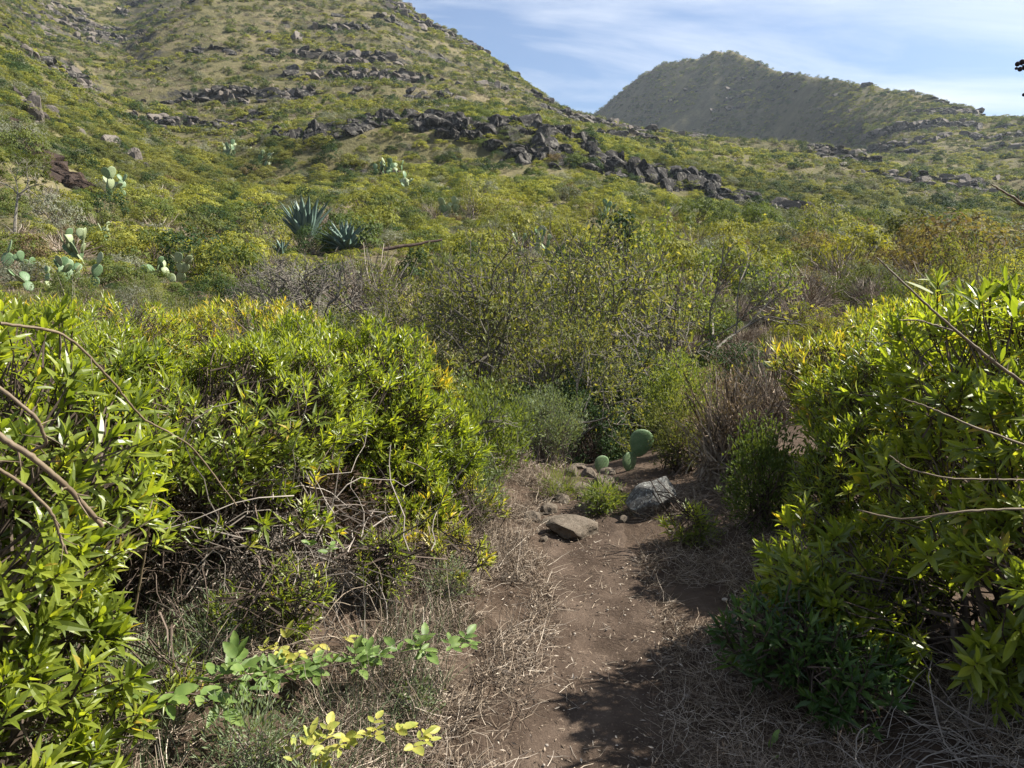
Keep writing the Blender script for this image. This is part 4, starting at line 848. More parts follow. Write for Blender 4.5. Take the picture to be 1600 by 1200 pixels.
def cactus(label, px, py, padpx, chains, mat='pad', Y=None, spread=1.0, trunk=False):
    """chains: number of basal pads; recursively stacked"""
    p = ground_px(px, py, 4) if Y is None else at(px, py, Y)
    s0 = padpx / F * p.y; root = link('prickly_pear', None, None, p); tag(root, label, 'cactus', 'prickly pear cacti')
    def grow(pos, d, n, s, depth):
        o = bpy.data.objects.new('pad', PADS[mat if rng.random() < .75 else ('pad_pale' if mat == 'pad' else 'pad')][rng.integers(3)]); COL.objects.link(o); o.parent = root
        d = d.normalized(); q = d.to_track_quat('Z', 'Y') @ Matrix.Rotation(U(-1.0, 1.0), 3, 'Z').to_quaternion()
        o.rotation_mode = 'QUATERNION'; o.rotation_quaternion = q; o.location = pos; o.scale = (s, s, s)
        if depth > 0:
            x = q @ Vector((1, 0, 0))
            for k in range(rng.integers(1, 3) if depth > 1 else rng.integers(0, 3)):
                a = U(-.75, .75); nd = (d * math.cos(a) + x * math.sin(a) * spread + Vector((U(-.35, .35), U(-.35, .35), .15)))
                grow(pos + d * s * (.93 - .12 * abs(a)) + x * s * .32 * math.sin(a), nd, n, s * U(.75, 1.0), depth - 1)
    for k in range(chains):
        a = U(0, 6.28); rr_ = U(0, .8) * s0 * chains ** .5
        grow(Vector((math.cos(a) * rr_, math.sin(a) * rr_ * .6, -.1 * s0)), Vector((U(-.6, .6), U(-.4, .4), 1)), 0, s0 * U(.8, 1.1), 2 if chains > 1 else 3)
    return root
cactus('cluster of pale round-padded prickly pear at the left edge above the olive bush', 95, 455, 25, 7, 'pad')
cactus('small prickly pear left of the cluster at the very left edge', 40, 440, 24, 3, 'pad')
cactus('tall pale prickly pear stack left of the green mound bushes', 120, 412, 22, 4, 'pad_pale', spread=.5)
cactus('prickly pear with dark pads above a pinkish stone on the left slope', 172, 312, 18, 3, 'pad')
cactus('slender prickly pear between the stacked cactus and the green mounds', 165, 385, 16, 2, 'pad_pale', spread=.4)
cactus('sprawling prickly pear high on the left slope with glinting pads', 362, 243, 10, 7, 'pad_pale', spread=1.2)
cactus('small upright prickly pear right of the sprawling one', 418, 262, 12, 3, 'pad_pale', spread=.4)
cactus('tall prickly pear clump left of centre below the cliff band', 612, 275, 12, 8, 'pad', spread=.6)
cactus('low prickly pear clump under the tall clump with pale pads', 640, 300, 12, 5, 'pad_pale', spread=.8)
cactus('row of pale upright pads in the scrub above the fallen stalk', 705, 345, 16, 4, 'pad_pale', spread=.3)
cactus('tree-like pale prickly pear rising behind the thin bushes at centre', 832, 400, 18, 5, 'pad_pale', spread=.4)
cactus('dark prickly pear beside the small rock heap', 938, 345, 14, 3, 'pad')
cactus('half-hidden prickly pear behind the yellowing bush at left', 262, 440, 20, 4, 'pad_pale')
# near pads right of the rocky step
cr = link('prickly_pear', None, None, at(975, 760, 5.7)); tag(cr, 'nearest prickly pear with three large pads beside the rocky step', 'cactus', 'prickly pear cacti')
for (px, py, hp, tilt, dY, yaw) in [(996, 714, 46, .22, 0, .1), (984, 738, 34, -.05, -.03, .5), (938, 740, 30, .12, .0, .35), (986, 775, 40, .05, .05, .2), (958, 765, 32, -.5, .05, .2)]:
    o = link('pad', PADS['pad'][abs(int(px)) % 3], cr, at(px, py, 5.7 + dY) - cr.location); s = hp / F * 5.75; o.scale = (s * 1.15, s * 1.1, s); o.rotation_euler = (0, tilt, yaw)

# fallen dead stalk
p0 = ground_px(598, 402, 12); p1 = at(690, 386, p0.y + .6)
g = Geo(); t = np.linspace(0, 1, 12)[:, None]; P = np.array(p0[:])[None] * (1 - t) + np.array(p1[:])[None] * t + np.array([0, 0, .25]) + rng.normal(size=(12, 3)) * .015
V, f, a = tubes((P - np.array(p0[:]))[None], np.linspace(.07, .04, 12)[None], 7); g.add(V, f, a)
tag(link('fallen_stalk', g.mesh('fallen_stalk', [M['dark_pole']]), None, p0), 'long dark dead stalk lying across the scrub right of the agaves', 'dead stalk')

# ------------------------------------------------------------------ scrub library
def scrub_geo(kind, lod, seed):
    """unit shrub about 1 m radius, returns Geo for leaves and Geo for twigs"""
    global rng; keep = rng; rng = np.random.default_rng(seed * 7 + 13)
    n, ls = {0: (5200, .045), 1: (1500, .085), 2: (330, .19)}[lod]
    hgt = {'yellow': .72, 'green': .85, 'dark': 1.0, 'dry': .65, 'grey': .6, 'orange': .8, 'olive': 1.0}[kind]
    nc = {0: 44, 1: 36, 2: 20}[lod]
    d = randdir(nc * 3); d = d[d[:, 2] > -.12][:nc]
    c = d * np.array([.78, .78, hgt * .78]) * U(.75, 1.08, (len(d), 1)) + np.array([0, 0, .1]); cr_ = U(.15, .27, len(c))
    flat = {'yellow': .45, 'green': .6}.get(kind, .85)
    k = rng.integers(len(c), size=n); dd = randdir(n); dd[:, 2] = np.where(rng.random(n) < .75, np.abs(dd[:, 2]), dd[:, 2])
    p = c[k] + dd * (cr_[k] * U(.7, 1.05, n))[:, None] * np.array([1, 1, flat])
    p[:, 2] = np.maximum(p[:, 2], .01)
    out = nrm(dd * .8 + nrm(p) * .5 + np.array([0, 0, .45]) + rng.normal(size=p.shape) * .45)
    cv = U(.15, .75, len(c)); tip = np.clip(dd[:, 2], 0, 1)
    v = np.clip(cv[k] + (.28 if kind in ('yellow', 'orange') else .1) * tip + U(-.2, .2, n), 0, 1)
    g = Geo(); wd = ls * (.5 if kind != 'dry' else .18); ll = ls if kind != 'dry' else ls * 2
    if kind in ('olive', 'grey'): wd = ls * .32; ll = ls * 1.1
    side = nrm(np.cross(out, rng.normal(size=p.shape)));
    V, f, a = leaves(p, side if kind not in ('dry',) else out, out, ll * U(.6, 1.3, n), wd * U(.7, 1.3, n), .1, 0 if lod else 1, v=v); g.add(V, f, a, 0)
    tg = Geo(); nt = {0: 150, 1: 46, 2: 10}[lod] * (3 if kind == 'dry' else 1); k = rng.integers(len(p), size=nt); t = np.linspace(0, 1, 5)[None, :, None]
    e = p[k] * U(.8, 1.12 if kind in ('dry', 'olive') else 1.0, (nt, 1)); b0 = rng.normal(size=(nt, 3)) * np.array([.12, .12, 0])
    P = b0[:, None] * (1 - t) + e[:, None] * t + rng.normal(size=(nt, 5, 3)) * .04 * np.sin(t * 3.14)
    V, f, a = tubes(P, np.linspace(1, .4, 5)[None, :] * U(.005, .013, (nt, 1)) * {0: .7, 1: 1, 2: 1.8}[lod], 3); tg.add(V, f, a, 0)
    rng = keep
    return g, tg
KM = {'yellow': 's_yellow', 'green': 's_green', 'dark': 's_dark', 'dry': 's_dry', 'grey': 's_grey', 'orange': 's_orange', 'olive': 's_olive'}
KIND = list(KM); LIB = {}
NV = {0: 3, 1: 3, 2: 2}
for lod in (0, 1, 2):
    for kd in KIND:
        for i in range(NV[lod]):
            g, tg = scrub_geo(kd, lod, hash((lod, KIND.index(kd), i)) % 1000)
            tm = M['straw'] if kd == 'dry' else M['twig'] if kd in ('olive', 'grey') else M['twig_dark']
            if lod == 2:
                n0 = len(g.f)
                for V, f, a in [(tg.v[0], tg.f, tg.a[0])]: g.add(V, f, a, 1)
                LIB[(kd, lod, i)] = (g.mesh('scrub_%s' % kd, [M[KM[kd]], tm]), None)
            else: LIB[(kd, lod, i)] = (g.mesh('scrub_%s' % kd, [M[KM[kd]]]), tg.mesh('scrub_twigs', [tm]))

BOXES = [(440, 315, 585, 400, 28), (20, 390, 150, 450, 14), (100, 335, 145, 410, 20), (150, 285, 190, 318, 35), (325, 205, 395, 245, 60), (590, 235, 665, 300, 55), (680, 320, 725, 350, 30),
         (815, 340, 855, 400, 20), (595, 380, 695, 408, 26), (400, 385, 600, 530, 11.5), (30, 200, 145, 305, 45), (920, 320, 960, 345, 38), (830, 295, 900, 322, 45), (250, 400, 300, 440, 16),
         (540, 250, 640, 272, 70), (10, 240, 50, 350, 30), (890, 690, 1010, 830, 8.5)]
BOXES = [(a, b, c, d, ground_px((a + c) / 2, d, 8).y if i != 16 else 8.5) for i, (a, b, c, d, e) in enumerate(BOXES)]
BOXES += [(55, 245, 125, 300, 50)]
def blocked(x, y, s, hh):
    z = h1(x, y); a, b = pix(np.array([x - s, x + s]), np.array([y, y]), np.array([z, z])); _, t = pix(x, y, z + hh)
    for (x0, y0, x1, y1, r_) in BOXES:
        if y < r_ + .3 * s and a[1] > x0 + 4 and a[0] < x1 - 4 and b[0] > y0 + 3 and t < y1 - 16: return True
    return False
def kind_probs(px, py, r_):
    # yellow green dark dry grey orange olive
    w = np.array([.24, .16, .07, .33, .13, .01, .06])
    if r_ < 17: w = np.array([.10, .22, .10, .18, .08, 0, .32])
    if r_ < 13 and 640 < px < 1060: w = np.array([.0, .3, .3, .05, .05, 0, .3])
    if 1060 < px < 1420 and r_ < 17: w = np.array([.06, .06, .03, .7, .05, .06, .04])
    if px > 1230 and 17 <= r_ < 42: w = np.array([.18, .12, .05, .16, .1, .3, .09])
    if px > 1230 and r_ >= 42: w = np.array([.22, .2, .1, .2, .2, .03, .05])
    if px < 110 and 16 < r_ < 40: w = np.array([.1, .14, .06, .5, .05, .1, .05])
    if 130 < px < 380 and 15 < r_ < 28: w = np.array([.45, .38, .12, .03, .02, 0, 0])
    if px < 250 and r_ > 40: w = np.array([.12, .26, .07, .38, .11, 0, .06])
    if r_ >= 100: w = np.array([.27, .20, .08, .26, .16, 0, .03])
    return w / w.sum()
KN = {'yellow': 'yellow_green_bush', 'green': 'green_bush', 'dark': 'dark_bush', 'dry': 'dry_bush', 'grey': 'grey_green_bush', 'orange': 'rusty_bush', 'olive': 'olive_bush'}
KL = {'yellow': 'yellow-green cushion bush', 'green': 'mid-green leafy bush', 'dark': 'dark green rounded bush', 'dry': 'dry brown twiggy bush', 'grey': 'dull grey-green bush', 'orange': 'rusty orange-brown bush', 'olive': 'thin olive bush'}
MARKS = [(478, 350, 'the tall upright agave'), (545, 372, 'the spreading agave'), (645, 395, 'the fallen dark stalk'), (490, 460, 'the bare grey dome shrub'), (95, 430, 'the round-padded cactus cluster'),
         (120, 370, 'the stacked pale cactus'), (172, 300, 'the cactus on the pinkish stone'), (100, 280, 'the collapsed earth bank'), (20, 300, 'the slender tree'), (362, 228, 'the sprawling cactus'),
         (612, 255, 'the tall cactus clump'), (640, 295, 'the low cactus clump'), (705, 335, 'the row of upright pads'), (832, 370, 'the tree-like cactus'), (938, 335, 'the rock heap cactus'), (850, 305, 'the dark rock heap'),
         (1000, 690, 'the nearest cactus pads'), (900, 760, 'the rocky step'), (850, 720, 'the silvery shrub'), (735, 480, 'the leaning bare-stemmed shrub'), (850, 470, 'the tallest thin shrub'), (1000, 440, 'the bare forked shrub'),
         (1200, 490, 'the dry brown patch'), (1140, 620, 'the pale twiggy shrub'), (1250, 520, 'the low yellow-tipped bush'), (1500, 430, 'the top of the right bush'),
         (1440, 370, 'the rusty bushes'), (1530, 350, 'the dark rock shelf'), (1220, 330, 'the grey rounded boulders'), (1050, 300, 'the tall black cliff'), (610, 545, 'the round dense bush'), (350, 500, 'the yellowing bush'), (120, 490, 'the olive back-row bush')]
used_labels = {}
def where(px, py):
    d = [math.hypot(px - a, (py - b) * 1.3) for a, b, _ in MARKS]; k = int(np.argmin(d)); a, b, nm = MARKS[k]
    if abs(px - a) > abs(py - b) * 1.3: w = 'left of' if px < a else 'right of'
    else: w = 'above' if py < b else 'below'
    return ('just ' if d[k] < 45 else 'well ' if d[k] > 110 else '') + w + ' ' + nm
ADJ = ['big', 'small', 'low', 'tall', 'broad', 'rounded', 'ragged', 'lopsided']
rest = []
def scatter_individual():
    cell = {}; protos = {}; cand = []
    def near(x, y, s):
        ci, cj = int(x // 3), int(y // 3)
        for i in range(ci-1, ci+2):
            for j in range(cj-1, cj+2):
                for (a, b, c) in cell.get((i, j), ()):
                    if (a-x)**2 + (b-y)**2 < (.62 * (s + c)) ** 2: return True
        return False
    for it in range(24000):
        az = U(R(-38), R(38)); r_ = math.exp(U(math.log(7.4), math.log(60)))
        if rng.random() > (r_ / 60) ** .5 * 1.3: continue
        x, y = r_ * math.sin(az), r_ * math.cos(az)
        big = rng.random() ** 1.3 * (1 - .4 * it / 24000)
        s = (.36 + .6 * big) if r_ < 14 else (.6 + 1.15 * big)
        if r_ < 10 and abs(x - .5) < 1.2: s *= .75
        if y < 7: continue
        if near(x, y, s): continue
        z = h1(x, y); px, py = pix(x, y, z); px = float(px); py = float(py)
        kd = KIND[rng.choice(7, p=kind_probs(px, py, r_))]
        hh = s * {'olive': 1.25, 'dark': 1.1}.get(kd, .9)
        if 7 < r_ < 9 and px > 850 and px < 960: hh *= .6; s *= .7
        if blocked(x, y, s, hh): continue
        cell.setdefault((int(x // 3), int(y // 3)), []).append((x, y, s))
        cand.append((s / r_ * (1 if -40 < px < 1640 else .1), x, y, z, s, r_, kd, px, py))
    cand.sort(key=lambda c: -c[0]); cnt = {k: 0 for k in KIND}; tot = 0
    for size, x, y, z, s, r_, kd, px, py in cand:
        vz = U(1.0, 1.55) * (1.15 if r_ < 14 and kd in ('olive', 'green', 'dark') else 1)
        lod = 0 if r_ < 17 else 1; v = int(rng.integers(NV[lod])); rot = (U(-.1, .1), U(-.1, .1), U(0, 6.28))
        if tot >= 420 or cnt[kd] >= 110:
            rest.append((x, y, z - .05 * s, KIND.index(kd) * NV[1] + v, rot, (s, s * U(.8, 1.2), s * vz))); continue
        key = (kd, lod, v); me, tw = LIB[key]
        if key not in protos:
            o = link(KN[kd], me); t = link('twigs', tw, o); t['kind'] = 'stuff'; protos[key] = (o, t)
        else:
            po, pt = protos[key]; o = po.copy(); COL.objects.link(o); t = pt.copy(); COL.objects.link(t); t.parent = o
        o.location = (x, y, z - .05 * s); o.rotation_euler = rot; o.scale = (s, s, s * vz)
        w = where(px, py - s / r_ * F * .45); lab = None
        for a in ([''] + [ADJ[0] if s > 1 else ADJ[1], ADJ[3] if vz > 1.15 else ADJ[2]] + ADJ[4:]):
            lab = (a + ' ' + KL[kd] + ' ' + w).strip()
            if lab not in used_labels: break
        if lab in used_labels: used_labels[lab]['group'] = KL[kd] + 'es ' + w
        else: used_labels[lab] = o
        tag(o, lab, 'bush', KL[kd] + 'es ' + w); cnt[kd] += 1; tot += 1
    print('individual shrubs', tot, cnt, 'rest', len(rest))
scatter_individual()

# tall thin semi-bare shrubs in the middle (each its own mesh of a few variants)
def thin_tree_variant(i, leaf, prob):
    global rng; keep = rng; rng = np.random.default_rng(100 + i)
    sk, tips, td = skeleton((0, 0, 0), [5, 7, 4, 6][i % 4], [(.62, 2, .022, .10), (.42, 3, .014, .13), (.34, 3, .008, .16), (.26, 3, .005, .18), (.16, 0, .003, .2)], .42, .9)
    g = Geo()
    for k, (P, rd) in enumerate(sk): V, f, a = tubes(P, rd, 5 if k == 0 else 3); g.add(V, f, a)
    b = g.mesh('branches', [M['bark']])
    allp = [P[:, j] for P, _ in sk[2:] for j in (1, 2, 3)]; q = np.concatenate(allp); q = q[rng.random(len(q)) < prob]
    q = np.repeat(q, 5, 0) + rng.normal(size=(len(q) * 5, 3)) * .045
    g = Geo(); V, f, a = leaves(q, nrm(rng.normal(size=q.shape) + np.array([0, 0, .3])), randdir(len(q)), .05 * U(.6, 1.3, len(q)), .02 * U(.7, 1.3, len(q)), .1, 1); g.add(V, f, a)
    l = g.mesh('foliage', [M[leaf]]); rng = keep
    return b, l
TT = [thin_tree_variant(0, 's_olive', .42), thin_tree_variant(1, 's_olive', .18), thin_tree_variant(2, 'feather', .6), thin_tree_variant(3, 's_olive', .34)]
tl = [(735, 560, 9.6, 1.25, 1, 'leaning bare-stemmed thin shrub left of the dark thicket'), (800, 590, 9.2, .95, 0, 'thin shrub with pale trunks rising behind the silvery shrub'),
      (850, 600, 9.8, 1.3, 3, 'tallest thin-stemmed shrub behind the tree-like cactus, centre'), (905, 610, 9.4, 1.05, 0, 'thin leafy shrub right of the tallest one'), (945, 620, 10.2, 1.2, 2, 'yellow-green thin shrub above the rocky step'),
      (1000, 600, 9.6, 1.35, 1, 'bare forked shrub standing tall right of the rocky step'), (1050, 560, 11, 1.25, 2, 'leafy yellow-green shrub left of the dry brown patch'),
      (690, 520, 12, .95, 3, 'low thin shrub left of the leaning bare-stemmed one'), (770, 500, 12.5, .85, 0, 'small thin shrub behind the leaning bare-stemmed one'),
      (880, 690, 7.6, .7, 0, 'short dark-stemmed shrub directly above the rocky step'), (960, 520, 14, 1.1, 3, 'distant thin shrub seen between the tall forked ones'), (640, 560, 9.5, .8, 0, 'thin shrub just behind the round dense bush')]
tproto = {}
for (px, py, Y, s, i, lab) in tl:
    p = at(px, py, Y); x, y = p.x, p.y; z = h1(x, y)
    if i not in tproto:
        o = bpy.data.objects.new('thin_shrub', None); COL.objects.link(o); c1 = link('branches', TT[i][0], o); c2 = link('foliage', TT[i][1], o); c2['kind'] = 'stuff'; tproto[i] = (o, c1, c2)
    else:
        o = tproto[i][0].copy(); COL.objects.link(o)
        for c in tproto[i][1:]: d = c.copy(); COL.objects.link(d); d.parent = o
    o.location = (x, y, z - .05); o.rotation_euler = (0, 0, U(0, 6.28)); o.scale = (s * 1.1, s * 1.1, s * 1.32); tag(o, lab, 'shrub', 'tall thin-stemmed shrubs beyond the path')
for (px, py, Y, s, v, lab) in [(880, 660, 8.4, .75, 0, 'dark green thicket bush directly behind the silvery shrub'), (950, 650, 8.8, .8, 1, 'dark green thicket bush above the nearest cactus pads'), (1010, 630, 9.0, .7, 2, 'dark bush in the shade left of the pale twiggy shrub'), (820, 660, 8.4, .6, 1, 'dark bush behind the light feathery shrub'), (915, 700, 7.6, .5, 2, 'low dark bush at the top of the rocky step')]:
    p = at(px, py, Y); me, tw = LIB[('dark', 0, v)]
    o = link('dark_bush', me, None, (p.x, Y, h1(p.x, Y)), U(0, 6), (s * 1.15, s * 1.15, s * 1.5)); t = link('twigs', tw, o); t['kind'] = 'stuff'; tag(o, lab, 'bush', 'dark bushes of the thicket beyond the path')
for i, (px, py, Y, s, lab) in enumerate([(1120, 530, 8.2, .8, 'pinkish brown dry bush behind the pale twiggy shrub, left half of the dry patch'), (1215, 520, 7.6, .8, 'pinkish brown dry bush right behind the low yellow-tipped bush'), (1300, 500, 8.4, .8, 'pinkish brown dry bush at the right end of the dry patch'), (1075, 590, 7.2, .5, 'small dry bush left of the dry patch above the cactus pads'), (1230, 470, 9.6, .8, 'dry brown bush at the top of the dry patch'), (1150, 610, 6.3, .42, 'low dry bush tangled behind the pale twiggy shrub'), (1390, 470, 9.5, .75, 'dry brown bush over the top of the right-hand bushes')]):
    p = at(px, py, Y); me, tw = LIB[('dry', 0, i % 3)]
    o = link('dry_bush', me, None, (p.x, Y, h1(p.x, Y)), U(0, 6), (s, s, s * 1.35)); t = link('twigs', tw, o); t['kind'] = 'stuff'; tag(o, lab, 'bush', 'dry bushes of the brown patch right of the path')
# little tree at far left
p = ground_px(26, 372, 14)
o = bare_shrub('small_tree', 'small slender tree with a pale trunk at the far left edge', p, [(1.6, 4, .06, .04), (.7, 3, .03, .2), (.5, 3, .016, .2), (.35, 3, .009, .2), (.25, 0, .006, .2)], 1, .05, 's_green', 9, .16, .05, 'bark_light', 'tree', up=.6)
o.scale = (.9,) * 3
bare_shrub('bare_grey_shrub', 'pale bare branching shrub right of the small slender tree', ground_px(60, 335, 14), [(.6, 3, .03, .12), (.45, 3, .02, .2), (.35, 3, .014, .2), (.25, 0, .01, .2)], 7, .8, None, tw='bark_light', up=.3)

# ------------------------------------------------------------------ conspicuous single bushes on the hill
hill = [(213, 172, 22, 'dark', 'dark green bush on the left gully line, upper of two'), (226, 205, 36, 'dark', 'large dark green bush on the left gully line, lower of two'), (135, 132, 20, 'dark', 'dark bush cluster high in the left gully'),
        (664, 132, 22, 'dark', 'lone dark bush standing on the bare flank of the main hill'), (822, 168, 26, 'dark', 'dark rounded bush below the right skyline of the main hill'), (1246, 236, 26, 'dark', 'dark bush on the crest of the right shoulder'),
        (1416, 275, 30, 'dark', 'largest dark bush on the right slope'), (1470, 250, 24, 'dark', 'dark bush right of the largest one on the right slope'), (1340, 246, 18, 'dark', 'small dark bush left of the largest one on the right slope'),
        (608, 120, 16, 'dark', 'small dark bush left of the lone one on the main hill'), (505, 42, 20, 'dark', 'dark bush high on the main hill near the top edge'), (465, 142, 18, 'dark', 'dark bush under the middle ledge of the main hill'),
        (305, 148, 18, 'dark', 'dark bush on the lower left flank of the main hill'), (1300, 285, 20, 'green', 'green mound bush on the right slope under the crest'), (240, 290, 40, 'dark', 'broad dark shrub at the bottom of the left gully'),
        (290, 190, 18, 'dark', 'dark scrub right of the gully bushes'), (1268, 117, 8, 'dark', 'tiny tree on the skyline right of the peak'), (1424, 145, 7, 'dark', 'tiny tree far down the right skyline'), (1400, 140, 6, 'dark', 'very small bump of a bush on the right skyline')]
for px, py, wpx, kd, lab in hill:
    p = ground_px(px, py + 3, 15); s = wpx / F * p.y / 2 * 1.15; v = rng.integers(3); me, tw = LIB[(kd, 1, int(v))]
    o = link('hill_bush', me, None, p, U(0, 6), (s, s, s * 1.15)); tag(o, lab, 'bush', 'dark bushes standing out on the hills')

# ------------------------------------------------------------------ far scrub and rocks through geometry nodes
def gn_scatter(name, label, pts, idx, rot, scl, meshes):
    coll = bpy.data.collections.new(name + '_sources')
    for i, me in enumerate(meshes):
        o = bpy.data.objects.new('%s_source_%02d' % (name, i), me); coll.objects.link(o)
    me = bpy.data.meshes.new(name); me.vertices.add(len(pts)); me.vertices.foreach_set('co', np.asarray(pts, np.float32).ravel())
    a = me.attributes.new('idx', 'INT', 'POINT'); a.data.foreach_set('value', np.asarray(idx, np.int32))
    a = me.attributes.new('rot', 'FLOAT_VECTOR', 'POINT'); a.data.foreach_set('vector', np.asarray(rot, np.float32).ravel())
    a = me.attributes.new('scl', 'FLOAT_VECTOR', 'POINT'); a.data.foreach_set('vector', np.asarray(scl, np.float32).ravel())
    ob = link(name, me); tag(ob, label, kind='stuff')
    ng = bpy.data.node_groups.new(name, 'GeometryNodeTree'); ng.interface.new_socket('Geometry', in_out='INPUT', socket_type='NodeSocketGeometry'); ng.interface.new_socket('Geometry', in_out='OUTPUT', socket_type='NodeSocketGeometry')
    N = ng.nodes; L = ng.links; gi = N.new('NodeGroupInput'); go = N.new('NodeGroupOutput')
    ci = N.new('GeometryNodeCollectionInfo'); ci.inputs['Collection'].default_value = coll; ci.inputs['Separate Children'].default_value = True; ci.inputs['Reset Children'].default_value = True
    ip = N.new('GeometryNodeInstanceOnPoints'); ip.inputs['Pick Instance'].default_value = True
    def attr(nm, ty):
        x = N.new('GeometryNodeInputNamedAttribute'); x.data_type = ty; x.inputs['Name'].default_value = nm; return [s for s in x.outputs if s.enabled][0]
    er = N.new('FunctionNodeEulerToRotation')
    L.new(gi.outputs[0], ip.inputs['Points']); L.new(ci.outputs[0], ip.inputs['Instance']); L.new(attr('idx', 'INT'), ip.inputs['Instance Index'])
    L.new(attr('rot', 'FLOAT_VECTOR'), er.inputs[0]); L.new(er.outputs[0], ip.inputs['Rotation']); L.new(attr('scl', 'FLOAT_VECTOR'), ip.inputs['Scale']); L.new(ip.outputs[0], go.inputs[0])
    md = ob.modifiers.new('scatter', 'NODES'); md.node_group = ng
    return ob
def far_scrub(name, label, n, r0, r1, a0, a1, size, lod, p=1.0, keep_fn=None, probs=None, power=1.0):
    az = U(R(a0), R(a1), n); u = rng.random(n); r_ = (r0 ** (2 * power) + u * (r1 ** (2 * power) - r0 ** (2 * power))) ** (1 / (2 * power))
    x = r_ * np.sin(az); y = r_ * np.cos(az); z = height(x, y)
    px, py = pix(x, y, z); k = np.ones(n, bool)
    for (x0, y0, x1, y1, rb) in (BOXES if size > .3 else []): k &= ~((px > x0) & (px < x1) & (py > y0) & (py < y1 + 3) & (y < rb + 1))
    if keep_fn is not None: k &= keep_fn(x, y, z, px, py, r_)
    x, y, z, px, py, r_ = x[k], y[k], z[k], px[k], py[k], r_[k]; n = len(x)
    meshes = [LIB[(kd, lod, i)][0] for kd in KIND for i in range(NV[lod])]
    nv = NV[lod]; idx = np.empty(n, int)
    pt = fbm(x / 16, y / 16, 3, 3)
    for i in range(n):
        w = (kind_probs(px[i], py[i], r_[i]) if probs is None else np.array(probs)).copy()
        w[0] *= math.exp(2.0 * pt[i]); w[3] *= math.exp(-2.0 * pt[i]); w[4] *= math.exp(-1.5 * pt[i]); w /= w.sum()
        idx[i] = rng.choice(7, p=w) * nv + rng.integers(nv)
    s = size * (.55 + .9 * rng.random(n) ** 1.7) * (.85 + .3 * (r_ - r0) / (r1 - r0))
    rot = np.stack([U(-.1, .1, n), U(-.1, .1, n), U(0, 6.28, n)], 1); scl = np.stack([s, s, s * U(.7, 1.15, n)], 1)
    print(name, n)
    return gn_scatter(name, label, np.stack([x, y, z - .08 * s], 1), idx, rot, scl, meshes)
def not_cliff(x, y, z, px, py, r_):
    # keep rock bands clear
    e = 1.0; h0 = height(x, y - e); h2 = height(x, y + e); sl = (h2 - h0) / (2 * e)
    return rng.random(len(x)) > ss(.62, .95, sl) * .85
gn_scatter('slope_scrub', 'mass of bushes covering the slope up to the cliff band', [r[:3] for r in rest], [r[3] for r in rest], [r[4] for r in rest], [r[5] for r in rest], [LIB[(kd, 1, i)][0] for kd in KIND for i in range(NV[1])])
far_scrub('band_scrub', 'low scrub among and above the rocks of the cliff band', 3800, 56, 105, -38, 38, 1.25, 1, keep_fn=lambda x, y, z, px, py, r_: not_cliff(x, y, z, px, py, r_) & ((r_ < 73) | (r_ > 93) | (px < 400) | (px > 1260) | (rng.random(len(x)) < .3)))
far_scrub('upper_scrub', 'low scrub covering the upper flank of the main hill', 25000, 100, 345, -38, 38, 1.15, 2, keep_fn=not_cliff, power=.85)
far_scrub('mountain_scrub', 'dull scrub covering the distant mountain', 30000, 300, 690, 2, 38, 1.5, 2, probs=[.2, .30, .18, .16, .12, 0, .04], keep_fn=lambda x, y, z, px, py, r_: (fbm(x / 30, y / 30, 44, 3) > -.28) | (px > 1300))
far_scrub('valley_scrub', 'scrub on the hillside high in the upper left', 9000, 240, 640, -38, -14, 1.7, 2, probs=[.28, .3, .08, .2, .12, 0, .02], keep_fn=not_cliff)
def on_cliff(x, y, z, px, py, r_):
    return (r_ < 96) & (px > 300)
far_scrub('cliff_scrub', 'dark and dry bushes growing among the cliff band rocks', 1500, 74, 94, -24, 38, .8, 1, probs=[.16, .22, .22, .2, .18, 0, .02], keep_fn=on_cliff)
far_scrub('bank_scrub', 'dry brown scrub hanging over the collapsed earth bank', 2600, 30, 75, -38, -20, .62, 1, probs=[.05, .16, .05, .6, .12, 0, .02], keep_fn=lambda x, y, z, px, py, r_: (px < 210) & (py > 140) & (py < 300))
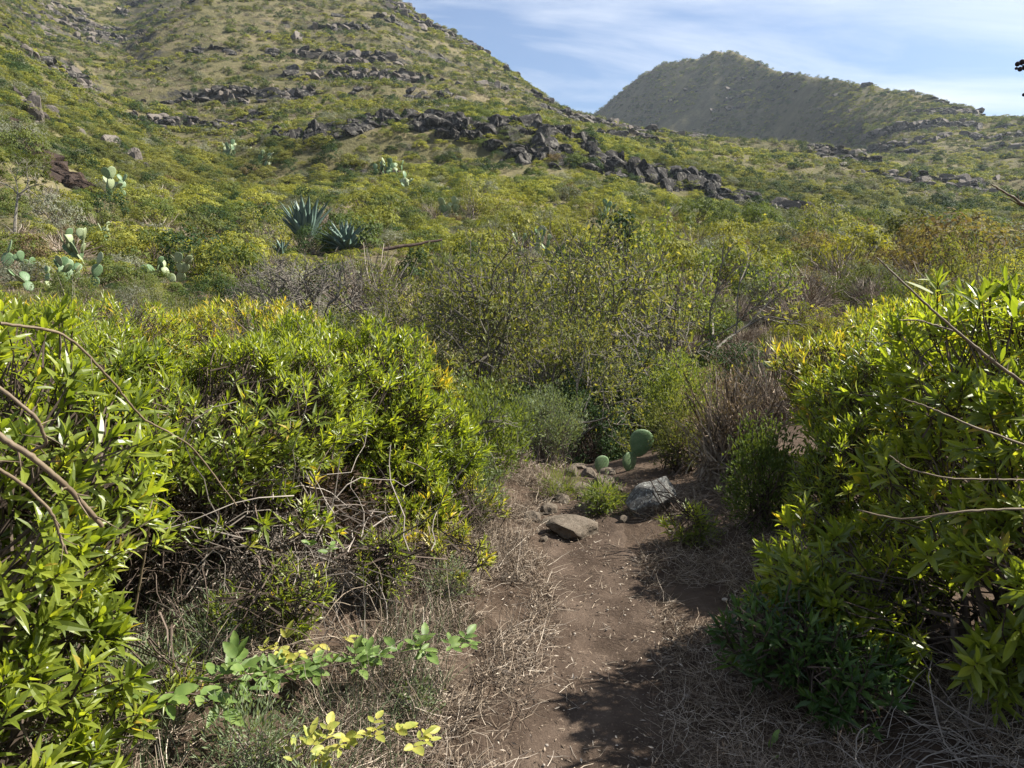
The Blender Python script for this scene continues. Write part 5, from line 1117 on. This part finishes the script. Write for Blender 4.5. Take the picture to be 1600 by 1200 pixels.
# tufts and low plants between the individual bushes
far_scrub('undergrowth', 'low tufts and dry plants filling the gaps between the bushes', 6500, 9, 55, -39, 39, .28, 1, probs=[.2, .15, .05, .4, .15, .02, .03], keep_fn=None, power=.8)
# ledge rocks
def ledge_rocks():
    n = 260000; az = U(R(-38), R(38), n); r_ = np.sqrt(105 ** 2 + rng.random(n) * (560 ** 2 - 105 ** 2)); x = r_ * np.sin(az); y = r_ * np.cos(az)
    ph, amp = terrace(x, y)
    pat = fbm(x / 22, y / 22, 31, 3)
    k = (ph > .78) & (rng.random(n) < ss(-.1, .35, pat) * amp * .9)
    k |= rng.random(n) < .0006
    x, y, r_ = x[k][:11000], y[k][:11000], r_[k][:11000]; n = len(x); z = height(x, y)
    ms = ROCKM['rock_dark'][:4] + ROCKM['rock_pale'][:3]; idx = rng.choice(7, n, p=[.18, .18, .16, .16, .12, .1, .1]); s = U(.3, 1.0, n) * (.6 + r_ / 420)
    print('ledge rocks', n)
    gn_scatter('ledge_rocks', 'dark rock ledges banding the hillsides', np.stack([x, y, z], 1), idx, np.stack([U(-.3, .3, n), U(-.3, .3, n), U(0, 6.28, n)], 1), np.stack([s * 1.5, s * 1.2, s * .9], 1), ms)
ledge_rocks()

# ------------------------------------------------------------------ the air
def haze():
    m, nt, N, L = node_mat('thin_haze'); v = N.new('ShaderNodeVolumePrincipled'); v.inputs['Density'].default_value = HAZE; v.inputs['Color'].default_value = (.74, .86, 1, 1); v.inputs['Anisotropy'].default_value = .3
    o = N.new('ShaderNodeOutputMaterial'); L.new(v.outputs[0], o.inputs['Volume'])
    x0, x1, y0, y1, z0, z1 = -1030, 1030, -1030, 1030, ZMIN - 1, ZMAX + 8
    V = [(x, y, z) for z in (z0, z1) for y in (y0, y1) for x in (x0, x1)]
    f = [(0, 2, 3, 1), (4, 5, 7, 6), (0, 1, 5, 4), (2, 6, 7, 3), (0, 4, 6, 2), (1, 3, 7, 5)]
    me = make_mesh('haze', V, [f], [m]); tag(link('haze', me), kind='stuff')
HAZE = .00016
haze()
